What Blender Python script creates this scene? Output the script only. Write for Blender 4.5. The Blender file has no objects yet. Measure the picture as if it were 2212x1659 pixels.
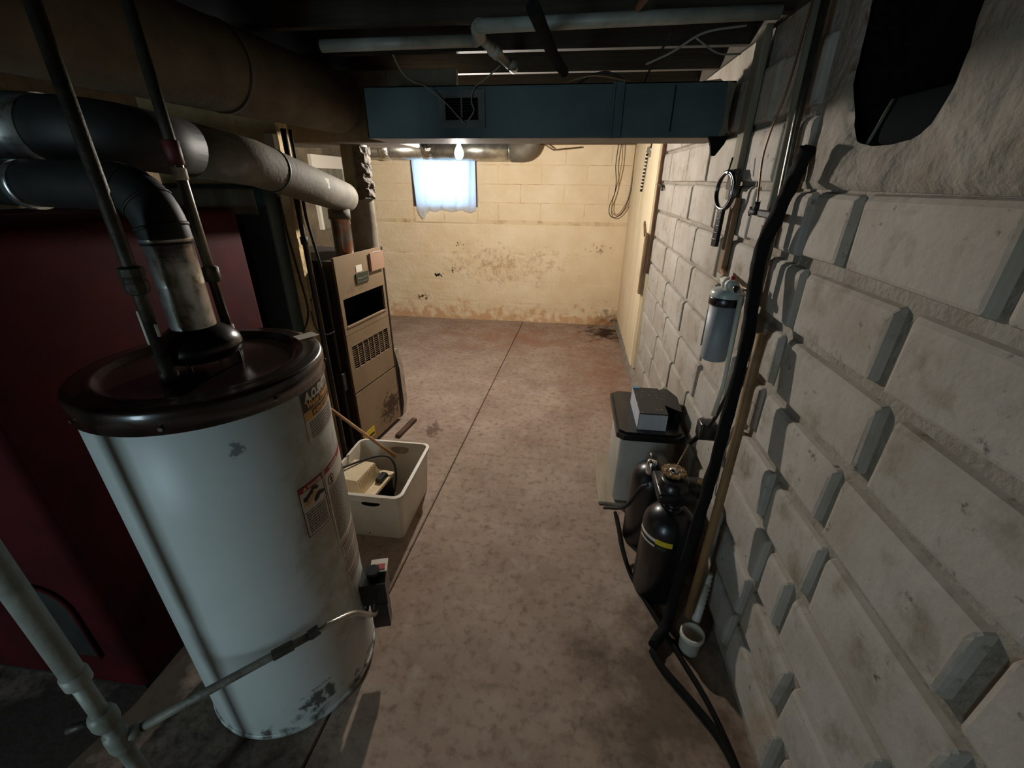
import bpy, bmesh, math, random
from mathutils import Vector, Matrix, noise as mnoise
random.seed(7)
S = bpy.context.scene
COL = S.collection
PI = math.pi

# ------------------------------------------------------------------ camera
def set_camera(loc, pitch, yaw, roll, fpx):
    p, y, r = map(math.radians, (pitch, yaw, roll))
    f = Vector((-math.sin(y)*math.cos(p), math.cos(y)*math.cos(p), -math.sin(p)))
    rt = Vector((math.cos(y), math.sin(y), 0)); up = rt.cross(f)
    R = rt*math.cos(r) + up*math.sin(r); U = up*math.cos(r) - rt*math.sin(r)
    cam = bpy.data.cameras.new('camera'); o = bpy.data.objects.new('camera', cam); COL.objects.link(o)
    cam.sensor_fit = 'HORIZONTAL'; cam.sensor_width = 36.0; cam.lens = fpx/2212*36.0; cam.clip_start = .02
    m = Matrix((R, U, -f)).transposed().to_4x4(); m.translation = Vector(loc); o.matrix_world = m
    S.camera = o
set_camera((0, 0, 1.69), 25.4, 7.2, 0.5, 930.0)

# ------------------------------------------------------------------ world, daylight, exposure
w = bpy.data.worlds.new('world'); S.world = w; w.use_nodes = True
w.node_tree.nodes['Background'].inputs[0].default_value = (.45, .62, .85, 1)
w.node_tree.nodes['Background'].inputs[1].default_value = 1.0
S.view_settings.view_transform = 'Standard'; S.view_settings.look = 'None'
S.view_settings.gamma = 1.0; S.view_settings.use_curve_mapping = False
S.view_settings.exposure = 0.0
BULB_STRENGTH = 2900.0
def area(name, loc, rot, sx, sy, power, col):
    l = bpy.data.lights.new(name, 'AREA'); l.shape = 'RECTANGLE'; l.size = sx; l.size_y = sy
    l.energy = power; l.color = col
    o = bpy.data.objects.new(name, l); COL.objects.link(o); o.location = loc; o.rotation_euler = rot
# daylight standing outside the two basement windows
area('daylight_back_window', (-1.53, 5.92, 1.72), (-PI/2, 0, 0), 1.0, .8, 19.0, (.42, .68, 1.0))
area('daylight_rear_door', (-1.95, -2.60, 1.15), (PI/2, 0, 0), 1.0, 1.9, 96.0, (.64, .88, 1.0))

# ------------------------------------------------------------------ helpers
def lin(c):
    c = c/255.0
    return c/12.92 if c <= .04045 else ((c+.055)/1.055)**2.4
def rgb(r, g, b): return (lin(r), lin(g), lin(b), 1)

MATS = {}
def mat(name, col, rough=.6, metal=0.0, col2=None, nscale=6.0, ndetail=6.0, lo=.35, hi=.7, bump=0.0, bscale=40.0, bdist=.01,
        spots=None, sscale=20.0, slo=.62, shi=.68, coat=0.0, stretch=(1, 1, 1), spec=None, spots2=None):
    """principled material: base colour, a second colour through noise, optional spots of a third colour, bump"""
    m = bpy.data.materials.new(name); m.use_nodes = True; MATS[name] = m
    nt = m.node_tree; N = nt.nodes; L = nt.links
    b = N['Principled BSDF']; b.inputs['Roughness'].default_value = rough; b.inputs['Metallic'].default_value = metal
    if spec is not None: b.inputs['Specular IOR Level'].default_value = spec
    if coat: b.inputs['Coat Weight'].default_value = coat; b.inputs['Coat Roughness'].default_value = .12
    geo = N.new('ShaderNodeNewGeometry'); mp = N.new('ShaderNodeMapping'); mp.inputs['Scale'].default_value = stretch
    L.new(geo.outputs['Position'], mp.inputs['Vector'])
    src = None
    def mixed(prev, colour, scale, a, bb, detail):
        n = N.new('ShaderNodeTexNoise'); n.inputs['Scale'].default_value = scale; n.inputs['Detail'].default_value = detail
        n.inputs['Roughness'].default_value = .62
        L.new(mp.outputs[0], n.inputs['Vector'])
        r = N.new('ShaderNodeMapRange'); r.inputs['From Min'].default_value = a; r.inputs['From Max'].default_value = bb
        L.new(n.outputs['Fac'], r.inputs['Value'])
        mx = N.new('ShaderNodeMix'); mx.data_type = 'RGBA'
        L.new(r.outputs[0], mx.inputs['Factor'])
        if isinstance(prev, tuple): mx.inputs['A'].default_value = prev
        else: L.new(prev, mx.inputs['A'])
        mx.inputs['B'].default_value = colour
        return mx.outputs['Result']
    src = col
    if col2: src = mixed(src, col2, nscale, lo, hi, ndetail)
    if spots: src = mixed(src, spots, sscale, slo, shi, 8.0)
    if spots2:
        c2, s2, a2, b2 = spots2; src = mixed(src, c2, s2, a2, b2, 8.0)
    if isinstance(src, tuple): b.inputs['Base Color'].default_value = src
    else: L.new(src, b.inputs['Base Color'])
    if bump:
        n = N.new('ShaderNodeTexNoise'); n.inputs['Scale'].default_value = bscale; n.inputs['Detail'].default_value = 8
        L.new(mp.outputs[0], n.inputs['Vector'])
        bn = N.new('ShaderNodeBump'); bn.inputs['Strength'].default_value = bump; bn.inputs['Distance'].default_value = bdist
        L.new(n.outputs['Fac'], bn.inputs['Height']); L.new(bn.outputs[0], b.inputs['Normal'])
    m['out'] = 1
    return m

def height_stain(m, colour, z0, z1, scale, strength=1.0, ylim=None):
    """dirt and rust along the foot of a thing: breaks up with noise, fades out between z0 and z1"""
    nt = m.node_tree; N = nt.nodes; L = nt.links; b = N['Principled BSDF']
    geo = N.new('ShaderNodeNewGeometry'); sp = N.new('ShaderNodeSeparateXYZ'); L.new(geo.outputs['Position'], sp.inputs[0])
    r = N.new('ShaderNodeMapRange'); r.inputs['From Min'].default_value = z0; r.inputs['From Max'].default_value = z1
    r.inputs['To Min'].default_value = 1; r.inputs['To Max'].default_value = 0
    L.new(sp.outputs['Z'], r.inputs['Value'])
    n = N.new('ShaderNodeTexNoise'); n.inputs['Scale'].default_value = scale; n.inputs['Detail'].default_value = 9
    L.new(geo.outputs['Position'], n.inputs['Vector'])
    a = N.new('ShaderNodeMath'); a.operation = 'MULTIPLY_ADD'; a.inputs[1].default_value = .55
    L.new(r.outputs[0], a.inputs[0]); L.new(n.outputs['Fac'], a.inputs[2])
    t = N.new('ShaderNodeMapRange'); t.inputs['From Min'].default_value = .74; t.inputs['From Max'].default_value = .92
    t.inputs['To Max'].default_value = strength
    L.new(a.outputs[0], t.inputs['Value'])
    mx = N.new('ShaderNodeMix'); mx.data_type = 'RGBA'; mx.inputs['B'].default_value = colour
    inp = b.inputs['Base Color']
    if inp.links: L.new(inp.links[0].from_socket, mx.inputs['A'])
    else: mx.inputs['A'].default_value = inp.default_value
    L.new(t.outputs[0], mx.inputs['Factor']); L.new(mx.outputs['Result'], inp)

def stain_or_shade(m, colour, centre, radius, scale, lo, hi, strength=1.0):
    """an irregular stain around a point of the surface (real wear, or shade painted on the floor)"""
    nt = m.node_tree; N = nt.nodes; L = nt.links; b = N['Principled BSDF']
    geo = N.new('ShaderNodeNewGeometry')
    sub = N.new('ShaderNodeVectorMath'); sub.operation = 'SUBTRACT'; sub.inputs[1].default_value = centre
    L.new(geo.outputs['Position'], sub.inputs[0])
    dv = N.new('ShaderNodeVectorMath'); dv.operation = 'DIVIDE'; dv.inputs[1].default_value = radius
    L.new(sub.outputs[0], dv.inputs[0])
    ln = N.new('ShaderNodeVectorMath'); ln.operation = 'LENGTH'; L.new(dv.outputs[0], ln.inputs[0])
    r = N.new('ShaderNodeMapRange'); r.inputs['To Min'].default_value = 1; r.inputs['To Max'].default_value = 0
    L.new(ln.outputs['Value'], r.inputs['Value'])
    n = N.new('ShaderNodeTexNoise'); n.inputs['Scale'].default_value = scale; n.inputs['Detail'].default_value = 9
    n.inputs['Roughness'].default_value = .65
    L.new(geo.outputs['Position'], n.inputs['Vector'])
    a = N.new('ShaderNodeMath'); a.operation = 'MULTIPLY_ADD'; a.inputs[1].default_value = .4
    L.new(r.outputs[0], a.inputs[0]); L.new(n.outputs['Fac'], a.inputs[2])
    t = N.new('ShaderNodeMapRange'); t.inputs['From Min'].default_value = lo; t.inputs['From Max'].default_value = hi
    t.inputs['To Max'].default_value = strength
    L.new(a.outputs[0], t.inputs['Value'])
    cut = N.new('ShaderNodeMath'); cut.operation = 'MULTIPLY'; L.new(t.outputs[0], cut.inputs[0])
    gt = N.new('ShaderNodeMath'); gt.operation = 'GREATER_THAN'; gt.inputs[1].default_value = .001
    L.new(r.outputs[0], gt.inputs[0]); L.new(gt.outputs[0], cut.inputs[1])
    mx = N.new('ShaderNodeMix'); mx.data_type = 'RGBA'; mx.inputs['B'].default_value = colour
    inp = b.inputs['Base Color']
    if inp.links: L.new(inp.links[0].from_socket, mx.inputs['A'])
    else: mx.inputs['A'].default_value = inp.default_value
    L.new(cut.outputs[0], mx.inputs['Factor']); L.new(mx.outputs['Result'], inp)

ORIG = {}
def tag(o, label, cat=None, group=None):
    o['label'] = label
    if cat: o['category'] = cat
    if group: o['group'] = group
    return o
def thing(name, label, cat, loc, group=None):
    o = bpy.data.objects.new(name, None); COL.objects.link(o); o.location = loc
    o.empty_display_size = .05
    ORIG[o] = Vector(loc); return tag(o, label, cat, group)
def structure(o): o['kind'] = 'structure'; return o

class MB:
    """collects shapes; world coordinates"""
    def __init__(s): s.v = []; s.f = []; s.sm = []
    def add(s, verts, faces, smooth=False):
        n = len(s.v); s.v += [Vector(p) for p in verts]
        for f in faces: s.f.append([i+n for i in f]); s.sm.append(smooth)
        return s
    def box(s, a, b):
        x0, y0, z0 = a; x1, y1, z1 = b
        v = [(x0,y0,z0),(x1,y0,z0),(x1,y1,z0),(x0,y1,z0),(x0,y0,z1),(x1,y0,z1),(x1,y1,z1),(x0,y1,z1)]
        return s.add(v, [(0,3,2,1),(4,5,6,7),(0,1,5,4),(1,2,6,5),(2,3,7,6),(3,0,4,7)])
    def obox(s, c, ax, ay, az):
        """box from centre and three half-axis vectors"""
        c, ax, ay, az = map(Vector, (c, ax, ay, az)); v = []
        for k in (-1, 1):
            for i, j in ((-1,-1),(1,-1),(1,1),(-1,1)): v.append(c+ax*i+ay*j+az*k)
        return s.add(v, [(0,3,2,1),(4,5,6,7),(0,1,5,4),(1,2,6,5),(2,3,7,6),(3,0,4,7)])
    def rbox(s, a, b, bev=.01, seg=2):
        bm = bmesh.new(); bmesh.ops.create_cube(bm, size=1)
        for v in bm.verts:
            v.co = Vector([(a[i]+b[i])/2 + v.co[i]*(b[i]-a[i]) for i in range(3)])
        bmesh.ops.bevel(bm, geom=bm.edges[:], offset=bev, segments=seg, profile=.5, affect='EDGES')
        bm.verts.index_update()
        s.add([v.co.copy() for v in bm.verts], [[v.index for v in f.verts] for f in bm.faces], seg > 1); bm.free(); return s
    def tube(s, pts, r, seg=12, cap=True, smooth=True, rfun=None):
        pts = [Vector(p) for p in pts]; n = len(pts); rings = []
        t0 = (pts[1]-pts[0]).normalized(); ref = Vector((0,0,1)) if abs(t0.z) < .9 else Vector((1,0,0))
        nrm = t0.cross(ref).normalized(); base = len(s.v); vs = []
        for i, p in enumerate(pts):
            if i == 0: t = t0
            elif i == n-1: t = (pts[i]-pts[i-1]).normalized()
            else: t = ((pts[i]-pts[i-1]).normalized() + (pts[i+1]-pts[i]).normalized()).normalized()
            nrm = (nrm - t*nrm.dot(t)).normalized(); bi = t.cross(nrm)
            rr = r[i] if isinstance(r, (list, tuple)) else r
            for k in range(seg):
                a = 2*PI*k/seg; q = rr if rfun is None else rfun(rr, i, a)
                vs.append(p + (nrm*math.cos(a) + bi*math.sin(a))*q)
        fs = []
        for i in range(n-1):
            for k in range(seg):
                fs.append((i*seg+k, i*seg+(k+1) % seg, (i+1)*seg+(k+1) % seg, (i+1)*seg+k))
        s.add(vs, fs, smooth)
        if cap:
            s.f.append([base+k for k in range(seg)][::-1]); s.sm.append(False)
            s.f.append([base+(n-1)*seg+k for k in range(seg)]); s.sm.append(False)
        return s
    def lathe(s, c, prof, seg=32, a0=0, a1=2*PI, smooth=True, squash=None):
        """profile [(r, z)] about the vertical axis at c=(x, y)"""
        full = abs(a1-a0-2*PI) < 1e-6; m = seg if full else seg+1; vs = []; fs = []
        for r, z in prof:
            for k in range(m):
                a = a0+(a1-a0)*k/seg; vs.append((c[0]+r*math.cos(a), c[1]+r*math.sin(a), z))
        for i in range(len(prof)-1):
            for k in range(seg):
                k2 = (k+1) % m
                fs.append((i*m+k, i*m+k2, (i+1)*m+k2, (i+1)*m+k))
        return s.add(vs, fs, smooth)
    def prism(s, poly, d):
        """poly: 3D points of one face, d: extrusion vector"""
        n = len(poly); d = Vector(d); p = [Vector(q) for q in poly]
        v = p + [q+d for q in p]
        f = [list(range(n))[::-1], list(range(n, 2*n))] + [(i, (i+1) % n, n+(i+1) % n, n+i) for i in range(n)]
        return s.add(v, f)
    def build(s, name, m, parent=None, loc=None):
        me = bpy.data.meshes.new(name)
        if parent is not None: org = ORIG[parent]
        elif loc is not None: org = Vector(loc)
        else:
            xs = [v.x for v in s.v]; ys = [v.y for v in s.v]; zs = [v.z for v in s.v]
            org = Vector(((min(xs)+max(xs))/2, (min(ys)+max(ys))/2, min(zs)))
        me.from_pydata([v-org for v in s.v], [], s.f)
        me.polygons.foreach_set('use_smooth', s.sm)
        bm = bmesh.new(); bm.from_mesh(me); bmesh.ops.recalc_face_normals(bm, faces=bm.faces[:]); bm.to_mesh(me); bm.free()
        me.update()
        if m: me.materials.append(MATS[m] if isinstance(m, str) else m)
        o = bpy.data.objects.new(name, me); COL.objects.link(o)
        if parent is not None: o.parent = parent
        else: o.location = org
        ORIG[o] = org
        return o

def smooth_path(pts, n=8):
    """Catmull-Rom through the points"""
    p = [Vector(q) for q in pts]; p = [p[0]*2-p[1]] + p + [p[-1]*2-p[-2]]; out = []
    for i in range(1, len(p)-2):
        for k in range(n):
            t = k/n; a, b, c, d = p[i-1], p[i], p[i+1], p[i+2]
            out.append(.5*((2*b) + (c-a)*t + (2*a-5*b+4*c-d)*t*t + (3*b-a-3*c+d)*t**3))
    out.append(p[-2]); return out
def bend_path(a, corner, b, r, n=8):
    """straight - rounded corner - straight"""
    a, c, b = Vector(a), Vector(corner), Vector(b)
    u = (a-c).normalized(); v = (b-c).normalized(); out = [a]
    p0 = c+u*r; p2 = c+v*r
    for i in range(n+1):
        t = i/n; out.append(p0*(1-t)**2 + c*2*t*(1-t) + p2*t*t)
    out.append(b); return out
def text_shape(body, size, bold=.0):
    cu = bpy.data.curves.new('lettering', 'FONT'); cu.body = body; cu.size = size; cu.offset = bold; cu.resolution_u = 3
    o = bpy.data.objects.new('lettering', cu); COL.objects.link(o)
    dg = bpy.context.evaluated_depsgraph_get(); me = bpy.data.meshes.new_from_object(o.evaluated_get(dg))
    v = [x.co.copy() for x in me.vertices]; f = [list(p.vertices) for p in me.polygons]
    bpy.data.objects.remove(o); bpy.data.meshes.remove(me); bpy.data.curves.remove(cu)
    return v, f

# ------------------------------------------------------------------ materials
mat('block_paint', rgb(166,159,149), .85, col2=rgb(146,136,122), nscale=4, bump=.3, bscale=40, bdist=.010,
    spots=rgb(70,60,46), sscale=26, slo=.63, shi=.73, spots2=(rgb(118,106,86), 7, .55, .74))
height_stain(MATS['block_paint'], rgb(150,118,82), -.3, .5, 9, .7)
mat('mortar_paint', rgb(148,140,128), .9, col2=rgb(122,112,96), nscale=9, bump=.6, bscale=60, bdist=.012, spots=rgb(90,78,62), sscale=18, slo=.66, shi=.74)
mat('parging', rgb(146,138,126), .9, col2=rgb(118,109,94), nscale=7, bump=.7, bscale=30, bdist=.02, spots=rgb(110,100,84), sscale=22, slo=.66, shi=.76)
mat('cream_paint', rgb(230,210,176), .8, col2=rgb(220,196,156), nscale=3.5, bump=.55, bscale=26, bdist=.012,
    spots=rgb(140,108,70), sscale=60, slo=.71, shi=.78)
m = MATS['cream_paint']
stain_or_shade(m, rgb(30,22,16), (-1.66,5.47,.56), (.20,.5,.10), 22, .84, .87)
stain_or_shade(m, rgb(30,22,16), (-1.46,5.47,.64), (.24,.5,.12), 26, .86, .89)
stain_or_shade(m, rgb(60,42,26), (-1.35,5.47,.95), (.34,.5,.22), 20, .92, .96)
stain_or_shade(m, rgb(110,80,50), (.35,5.47,.95), (.6,.5,.3), 22, .90, 1.0)
stain_or_shade(m, rgb(60,44,28), (.60,5.47,.05), (.60,.6,.30), 12, .70, .95)
stain_or_shade(m, rgb(160,122,80), (-.8,5.47,.72), (1.9,.5,.62), 16, .78, .98, .6)
stain_or_shade(m, rgb(90,66,42), (-1.9,5.47,.28), (.35,.5,.12), 24, .84, .92)
height_stain(m, rgb(190,134,82), -.14, .44, 11, .65)
mat('cream_mortar', rgb(218,194,154), .9, col2=rgb(168,136,94), nscale=9, lo=.48, hi=.75, bump=.5, bscale=50, bdist=.008)
mat('white_board', rgb(224,208,176), .65, col2=rgb(208,188,152), nscale=6, stretch=(1,1,.2), spots=rgb(120,86,54), sscale=24, slo=.69, shi=.74, bump=.15, bscale=30)
mat('old_wall', rgb(112,98,74), .9, col2=rgb(66,56,42), nscale=5, bump=.5, bscale=25, bdist=.02)
mat('concrete', rgb(170,150,133), .85, spec=.25, col2=rgb(134,113,98), nscale=2.6, ndetail=12, lo=.30, hi=.72, bump=.3, bscale=55, bdist=.006,
    spots=rgb(92,74,60), sscale=24, slo=.50, shi=.82, spots2=(rgb(172,156,142), 9, .54, .82))
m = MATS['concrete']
stain_or_shade(m, rgb(46,30,20), (.50,5.15,0), (.55,.62,.5), 7, .66, .86)
stain_or_shade(m, rgb(128,84,58), (.40,3.9,0), (.55,1.5,.5), 5, .56, .90, .6)
stain_or_shade(m, rgb(140,92,66), (-.5,4.8,0), (1.9,.9,.5), 4, .66, .92, .6)
stain_or_shade(m, rgb(70,52,38), (-.93,2.66,0), (.13,.2,.3), 22, .70, .80, .7)
stain_or_shade(m, rgb(40,36,30), (-1.55,.55,0), (1.0,1.1,.5), 3.0, .55, .78, .9)  # shade painted into the floor colour beside the heater and red furnace
stain_or_shade(m, rgb(74,62,48), (.42,1.0,0), (.5,.8,.5), 5, .62, .85, .7)
mat('joint_dirt', rgb(84,68,54), .95)
mat('joist_wood', rgb(60,52,38), .85, col2=rgb(38,31,22), nscale=5, stretch=(.3,4,4), bump=.3, bscale=20)
mat('deck_wood', rgb(46,40,32), .9, col2=rgb(26,22,18), nscale=6, stretch=(3,.4,1), bump=.3, bscale=20)
mat('sill_wood', rgb(92,60,40), .8, col2=rgb(50,34,24), nscale=4, stretch=(.4,3,3))
mat('raw_wood', rgb(126,100,70), .75, col2=rgb(80,58,38), nscale=8, stretch=(2,2,.3), bump=.2, bscale=40)
mat('stick_wood', rgb(176,124,76), .65, col2=rgb(136,90,50), nscale=12)
mat('pale_board', rgb(158,146,124), .8, col2=rgb(130,116,94), nscale=8, stretch=(3,.4,1))
mat('tape_red', rgb(84,20,20), .6)
mat('grey_board', rgb(122,118,100), .8, col2=rgb(92,84,66), nscale=6, stretch=(3,3,.4))
mat('duct_blue', rgb(74,92,94), .55, .25, col2=rgb(54,68,72), nscale=3, bump=.06, bscale=8, spots=rgb(120,128,124), sscale=14, slo=.73, shi=.76)
mat('duct_frame', rgb(96,98,96), .6, .2, col2=rgb(76,78,76), nscale=10)
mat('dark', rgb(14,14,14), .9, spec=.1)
mat('dark_teal', rgb(14,20,21), .9, .0, spec=.05, col2=rgb(10,14,15), nscale=4)
mat('teal_paint', rgb(48,66,68), .55, .1, col2=rgb(36,50,52), nscale=4)
mat('galvanised', rgb(206,208,206), .30, .9, col2=rgb(160,158,148), nscale=30, bump=.10, bscale=60, bdist=.003, spots=rgb(120,106,76), sscale=30, slo=.56, shi=.70)
mat('galvanised_bright', rgb(206,202,190), .32, .85, col2=rgb(150,146,134), nscale=14, bump=.1, bscale=40)
mat('dusty_metal', rgb(118,110,94), .65, .2, col2=rgb(90,82,68), nscale=9, bump=.15, bscale=40)
mat('dusty_duct', rgb(96,88,70), .8, .1, col2=rgb(70,63,50), nscale=8, bump=.2, bscale=50)
mat('dark_steel', rgb(48,48,46), .6, .5, col2=rgb(32,32,30), nscale=10)
mat('steel_pipe', rgb(120,116,104), .32, .85, col2=rgb(80,74,62), nscale=16)
mat('old_iron', rgb(82,78,68), .55, .6, col2=rgb(52,46,38), nscale=14, bump=.2, bscale=80)
mat('branch_iron', rgb(128,124,112), .6, .2, col2=rgb(84,78,66), nscale=22, bump=.3, bscale=80)
mat('painted_pipe', rgb(152,154,144), .5, .1, col2=rgb(120,122,110), nscale=10, bump=.15, bscale=60)
mat('copper', rgb(128,94,64), .45, .6, col2=rgb(96,74,50), nscale=12)
mat('tan_pipe', rgb(136,104,64), .65, .1, col2=rgb(104,78,46), nscale=10)
mat('heater_enamel', rgb(196,200,196), .42, col2=rgb(184,188,182), nscale=3, bump=.02, bscale=6, spots=rgb(120,112,92), sscale=22, slo=.73, shi=.78)
height_stain(MATS['heater_enamel'], rgb(58,48,34), -.05, .14, 26, .9)
stain_or_shade(MATS['heater_enamel'], rgb(44,36,26), (-.735,.765,.12), (.13,.13,.10), 30, .70, .80, .85)
stain_or_shade(MATS['heater_enamel'], rgb(150,134,104), (-.665,.95,.7), (.10,.25,.7), 12, .66, .86, .6)
stain_or_shade(MATS['heater_enamel'], rgb(70,74,72), (-.744,.755,1.11), (.02,.02,.035), 40, .62, .72, .7)
mat('lid_brown', rgb(38,25,18), .26, 0, coat=.5, col2=rgb(30,20,15), nscale=6)
mat('hood_dark', rgb(34,26,21), .28, .5, coat=.3)
mat('black_plastic', rgb(15,15,17), .32, col2=rgb(22,22,24), nscale=6, coat=.15)
mat('black_rubber', rgb(14,13,12), .9, spec=.2, col2=rgb(22,20,18), nscale=16, bump=.4, bscale=40, bdist=.006)
mat('wrench_plastic', rgb(14,17,26), .25, coat=.5)
mat('label_black', rgb(24,20,16), .5)
mat('label_gold', rgb(206,152,62), .5)
mat('label_white', rgb(206,200,188), .55, col2=rgb(186,176,158), nscale=12)
mat('label_red', rgb(150,34,30), .55)
mat('label_ink', rgb(84,80,74), .6)
mat('label_yellow', rgb(206,180,40), .5)
mat('furnace_tan', rgb(142,120,94), .5, .1, col2=rgb(124,104,80), nscale=4, spots=rgb(70,44,24), sscale=26, slo=.72, shi=.77)
stain_or_shade(MATS['furnace_tan'], rgb(58,34,18), (-1.24,2.66,.18), (.2,.24,.20), 34, .68, .78)
stain_or_shade(MATS['furnace_tan'], rgb(96,70,44), (-1.25,2.45,1.10), (.1,.2,.07), 18, .7, .9, .6)
mat('furnace_side', rgb(40,34,28), .6, .2, col2=rgb(26,22,18), nscale=6)
mat('card_brown', rgb(150,116,90), .8)
mat('paper_white', rgb(214,204,186), .7)
mat('plate_green', rgb(44,52,40), .4)
mat('rusty_collar', rgb(150,150,146), .3, .85, col2=rgb(176,98,40), nscale=7, lo=.45, hi=.6)
mat('red_paint', rgb(66,12,15), .8, 0, spec=.12, col2=rgb(42,8,10), nscale=5, bump=.08, bscale=14)
mat('crate_white', rgb(218,210,196), .5, col2=rgb(204,192,172), nscale=6, spots=rgb(150,130,100), sscale=30, slo=.70, shi=.78)
mat('pump_cream', rgb(224,206,170), .5, col2=rgb(206,182,140), nscale=10)
mat('brine_grey', rgb(170,166,156), .5, col2=rgb(154,150,140), nscale=5)
mat('box_print', rgb(40,38,34), .5, col2=rgb(30,28,26), nscale=18, spots=rgb(110,104,88), sscale=30, slo=.62, shi=.64)
mat('box_grey', rgb(176,178,184), .6, col2=rgb(160,162,168), nscale=8, spots=rgb(90,92,96), sscale=22, slo=.68, shi=.70)
mat('box_blue', rgb(60,120,150), .5)
mat('filter_grey', rgb(140,144,147), .5, col2=rgb(136,140,142), nscale=4)
mat('filter_cap', rgb(170,176,170), .35)
mat('chrome', rgb(222,222,222), .14, 1.0)
mat('rust_gold', rgb(150,118,72), .45, .5, col2=rgb(88,62,36), nscale=20)
mat('white_plastic', rgb(200,196,184), .45, col2=rgb(176,168,150), nscale=10)
mat('cord_black', rgb(18,16,15), .6)
mat('cord_tan', rgb(128,104,66), .6)
mat('string_grey', rgb(130,128,118), .85)
mat('window_wood', rgb(62,44,40), .7, col2=rgb(44,30,28), nscale=6)
mat('window_white', rgb(196,200,204), .6)
mat('plaster_ochre', rgb(222,196,146), .92, col2=rgb(172,148,102), nscale=7, bump=.6, bscale=30, bdist=.02, spots=rgb(80,66,44), sscale=16, slo=.6, shi=.72)
mat('foil', rgb(220,214,200), .2, 1.0, bump=.8, bscale=30, bdist=.02)
mat('torn_wrap', rgb(84,72,56), .8, .1, col2=rgb(54,46,36), nscale=14, bump=.6, bscale=40, bdist=.015)
mat('socket_brass', rgb(120,80,60), .5, .3)
# bulb glass: gives off the light of the room
m = bpy.data.materials.new('bulb_glow'); m.use_nodes = True; MATS['bulb_glow'] = m
nt = m.node_tree; nt.nodes.remove(nt.nodes['Principled BSDF']); e = nt.nodes.new('ShaderNodeEmission')
e.inputs[0].default_value = (1, .93, .85, 1); e.inputs[1].default_value = BULB_STRENGTH
nt.links.new(e.outputs[0], nt.nodes['Material Output'].inputs[0])
# window pane: thin clear glass
m = bpy.data.materials.new('pane'); m.use_nodes = True; MATS['pane'] = m
nt = m.node_tree; nt.nodes.remove(nt.nodes['Principled BSDF'])
t = nt.nodes.new('ShaderNodeBsdfTransparent'); g = nt.nodes.new('ShaderNodeBsdfGlossy'); g.inputs['Roughness'].default_value = .05
mx = nt.nodes.new('ShaderNodeMixShader'); mx.inputs[0].default_value = .08
nt.links.new(t.outputs[0], mx.inputs[1]); nt.links.new(g.outputs[0], mx.inputs[2]); nt.links.new(mx.outputs[0], nt.nodes['Material Output'].inputs[0])
# lace curtain: lets daylight through
m = bpy.data.materials.new('lace'); m.use_nodes = True; MATS['lace'] = m
nt = m.node_tree; nt.nodes.remove(nt.nodes['Principled BSDF'])
t = nt.nodes.new('ShaderNodeBsdfTranslucent'); t.inputs[0].default_value = (.85, .88, .92, 1)
d = nt.nodes.new('ShaderNodeBsdfDiffuse'); d.inputs[0].default_value = (.8, .8, .82, 1)
tr = nt.nodes.new('ShaderNodeBsdfTransparent')
geo = nt.nodes.new('ShaderNodeNewGeometry'); vo = nt.nodes.new('ShaderNodeTexVoronoi'); vo.inputs['Scale'].default_value = 90
nt.links.new(geo.outputs['Position'], vo.inputs['Vector'])
mr = nt.nodes.new('ShaderNodeMapRange'); mr.inputs['From Min'].default_value = .35; mr.inputs['From Max'].default_value = .2
mr.inputs['To Max'].default_value = .22; nt.links.new(vo.outputs['Distance'], mr.inputs['Value'])
m1 = nt.nodes.new('ShaderNodeMixShader'); m1.inputs[0].default_value = .35
nt.links.new(t.outputs[0], m1.inputs[1]); nt.links.new(d.outputs[0], m1.inputs[2])
m2 = nt.nodes.new('ShaderNodeMixShader'); nt.links.new(mr.outputs[0], m2.inputs[0])
nt.links.new(m1.outputs[0], m2.inputs[1]); nt.links.new(tr.outputs[0], m2.inputs[2]); nt.links.new(m2.outputs[0], nt.nodes['Material Output'].inputs[0])

# ------------------------------------------------------------------ floor
XL, XR, YN, YF = -2.6, .675, -2.2, 5.47
fl = structure(MB().box((XL-.1, YN-.1, -.12), (XR+.2, YF+.2, -.012)).build('floor', 'joint_dirt', loc=(0, 0, 0)))
def jx(y): return -.548 - (5.47-y)*.0389
def slab(side):
    n = 40; top = []; mb = MB(); vs = []; fs = []
    for i in range(n+1):
        y = YN + (YF+.03-YN)*i/n
        e = jx(y) + (.0028 + .0025*mnoise.noise(Vector((y*9, side*3, 0))))*side
        far = XL-.02 if side < 0 else XR+.06
        vs += [(far, y, 0), (e+side*.004, y, 0), (e, y, -.006), (e, y, -.014)]
    for i in range(n):
        for k in range(3):
            a = i*4+k; fs.append((a, a+1, a+5, a+4))
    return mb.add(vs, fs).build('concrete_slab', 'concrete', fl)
slab(-1); slab(1)

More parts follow.
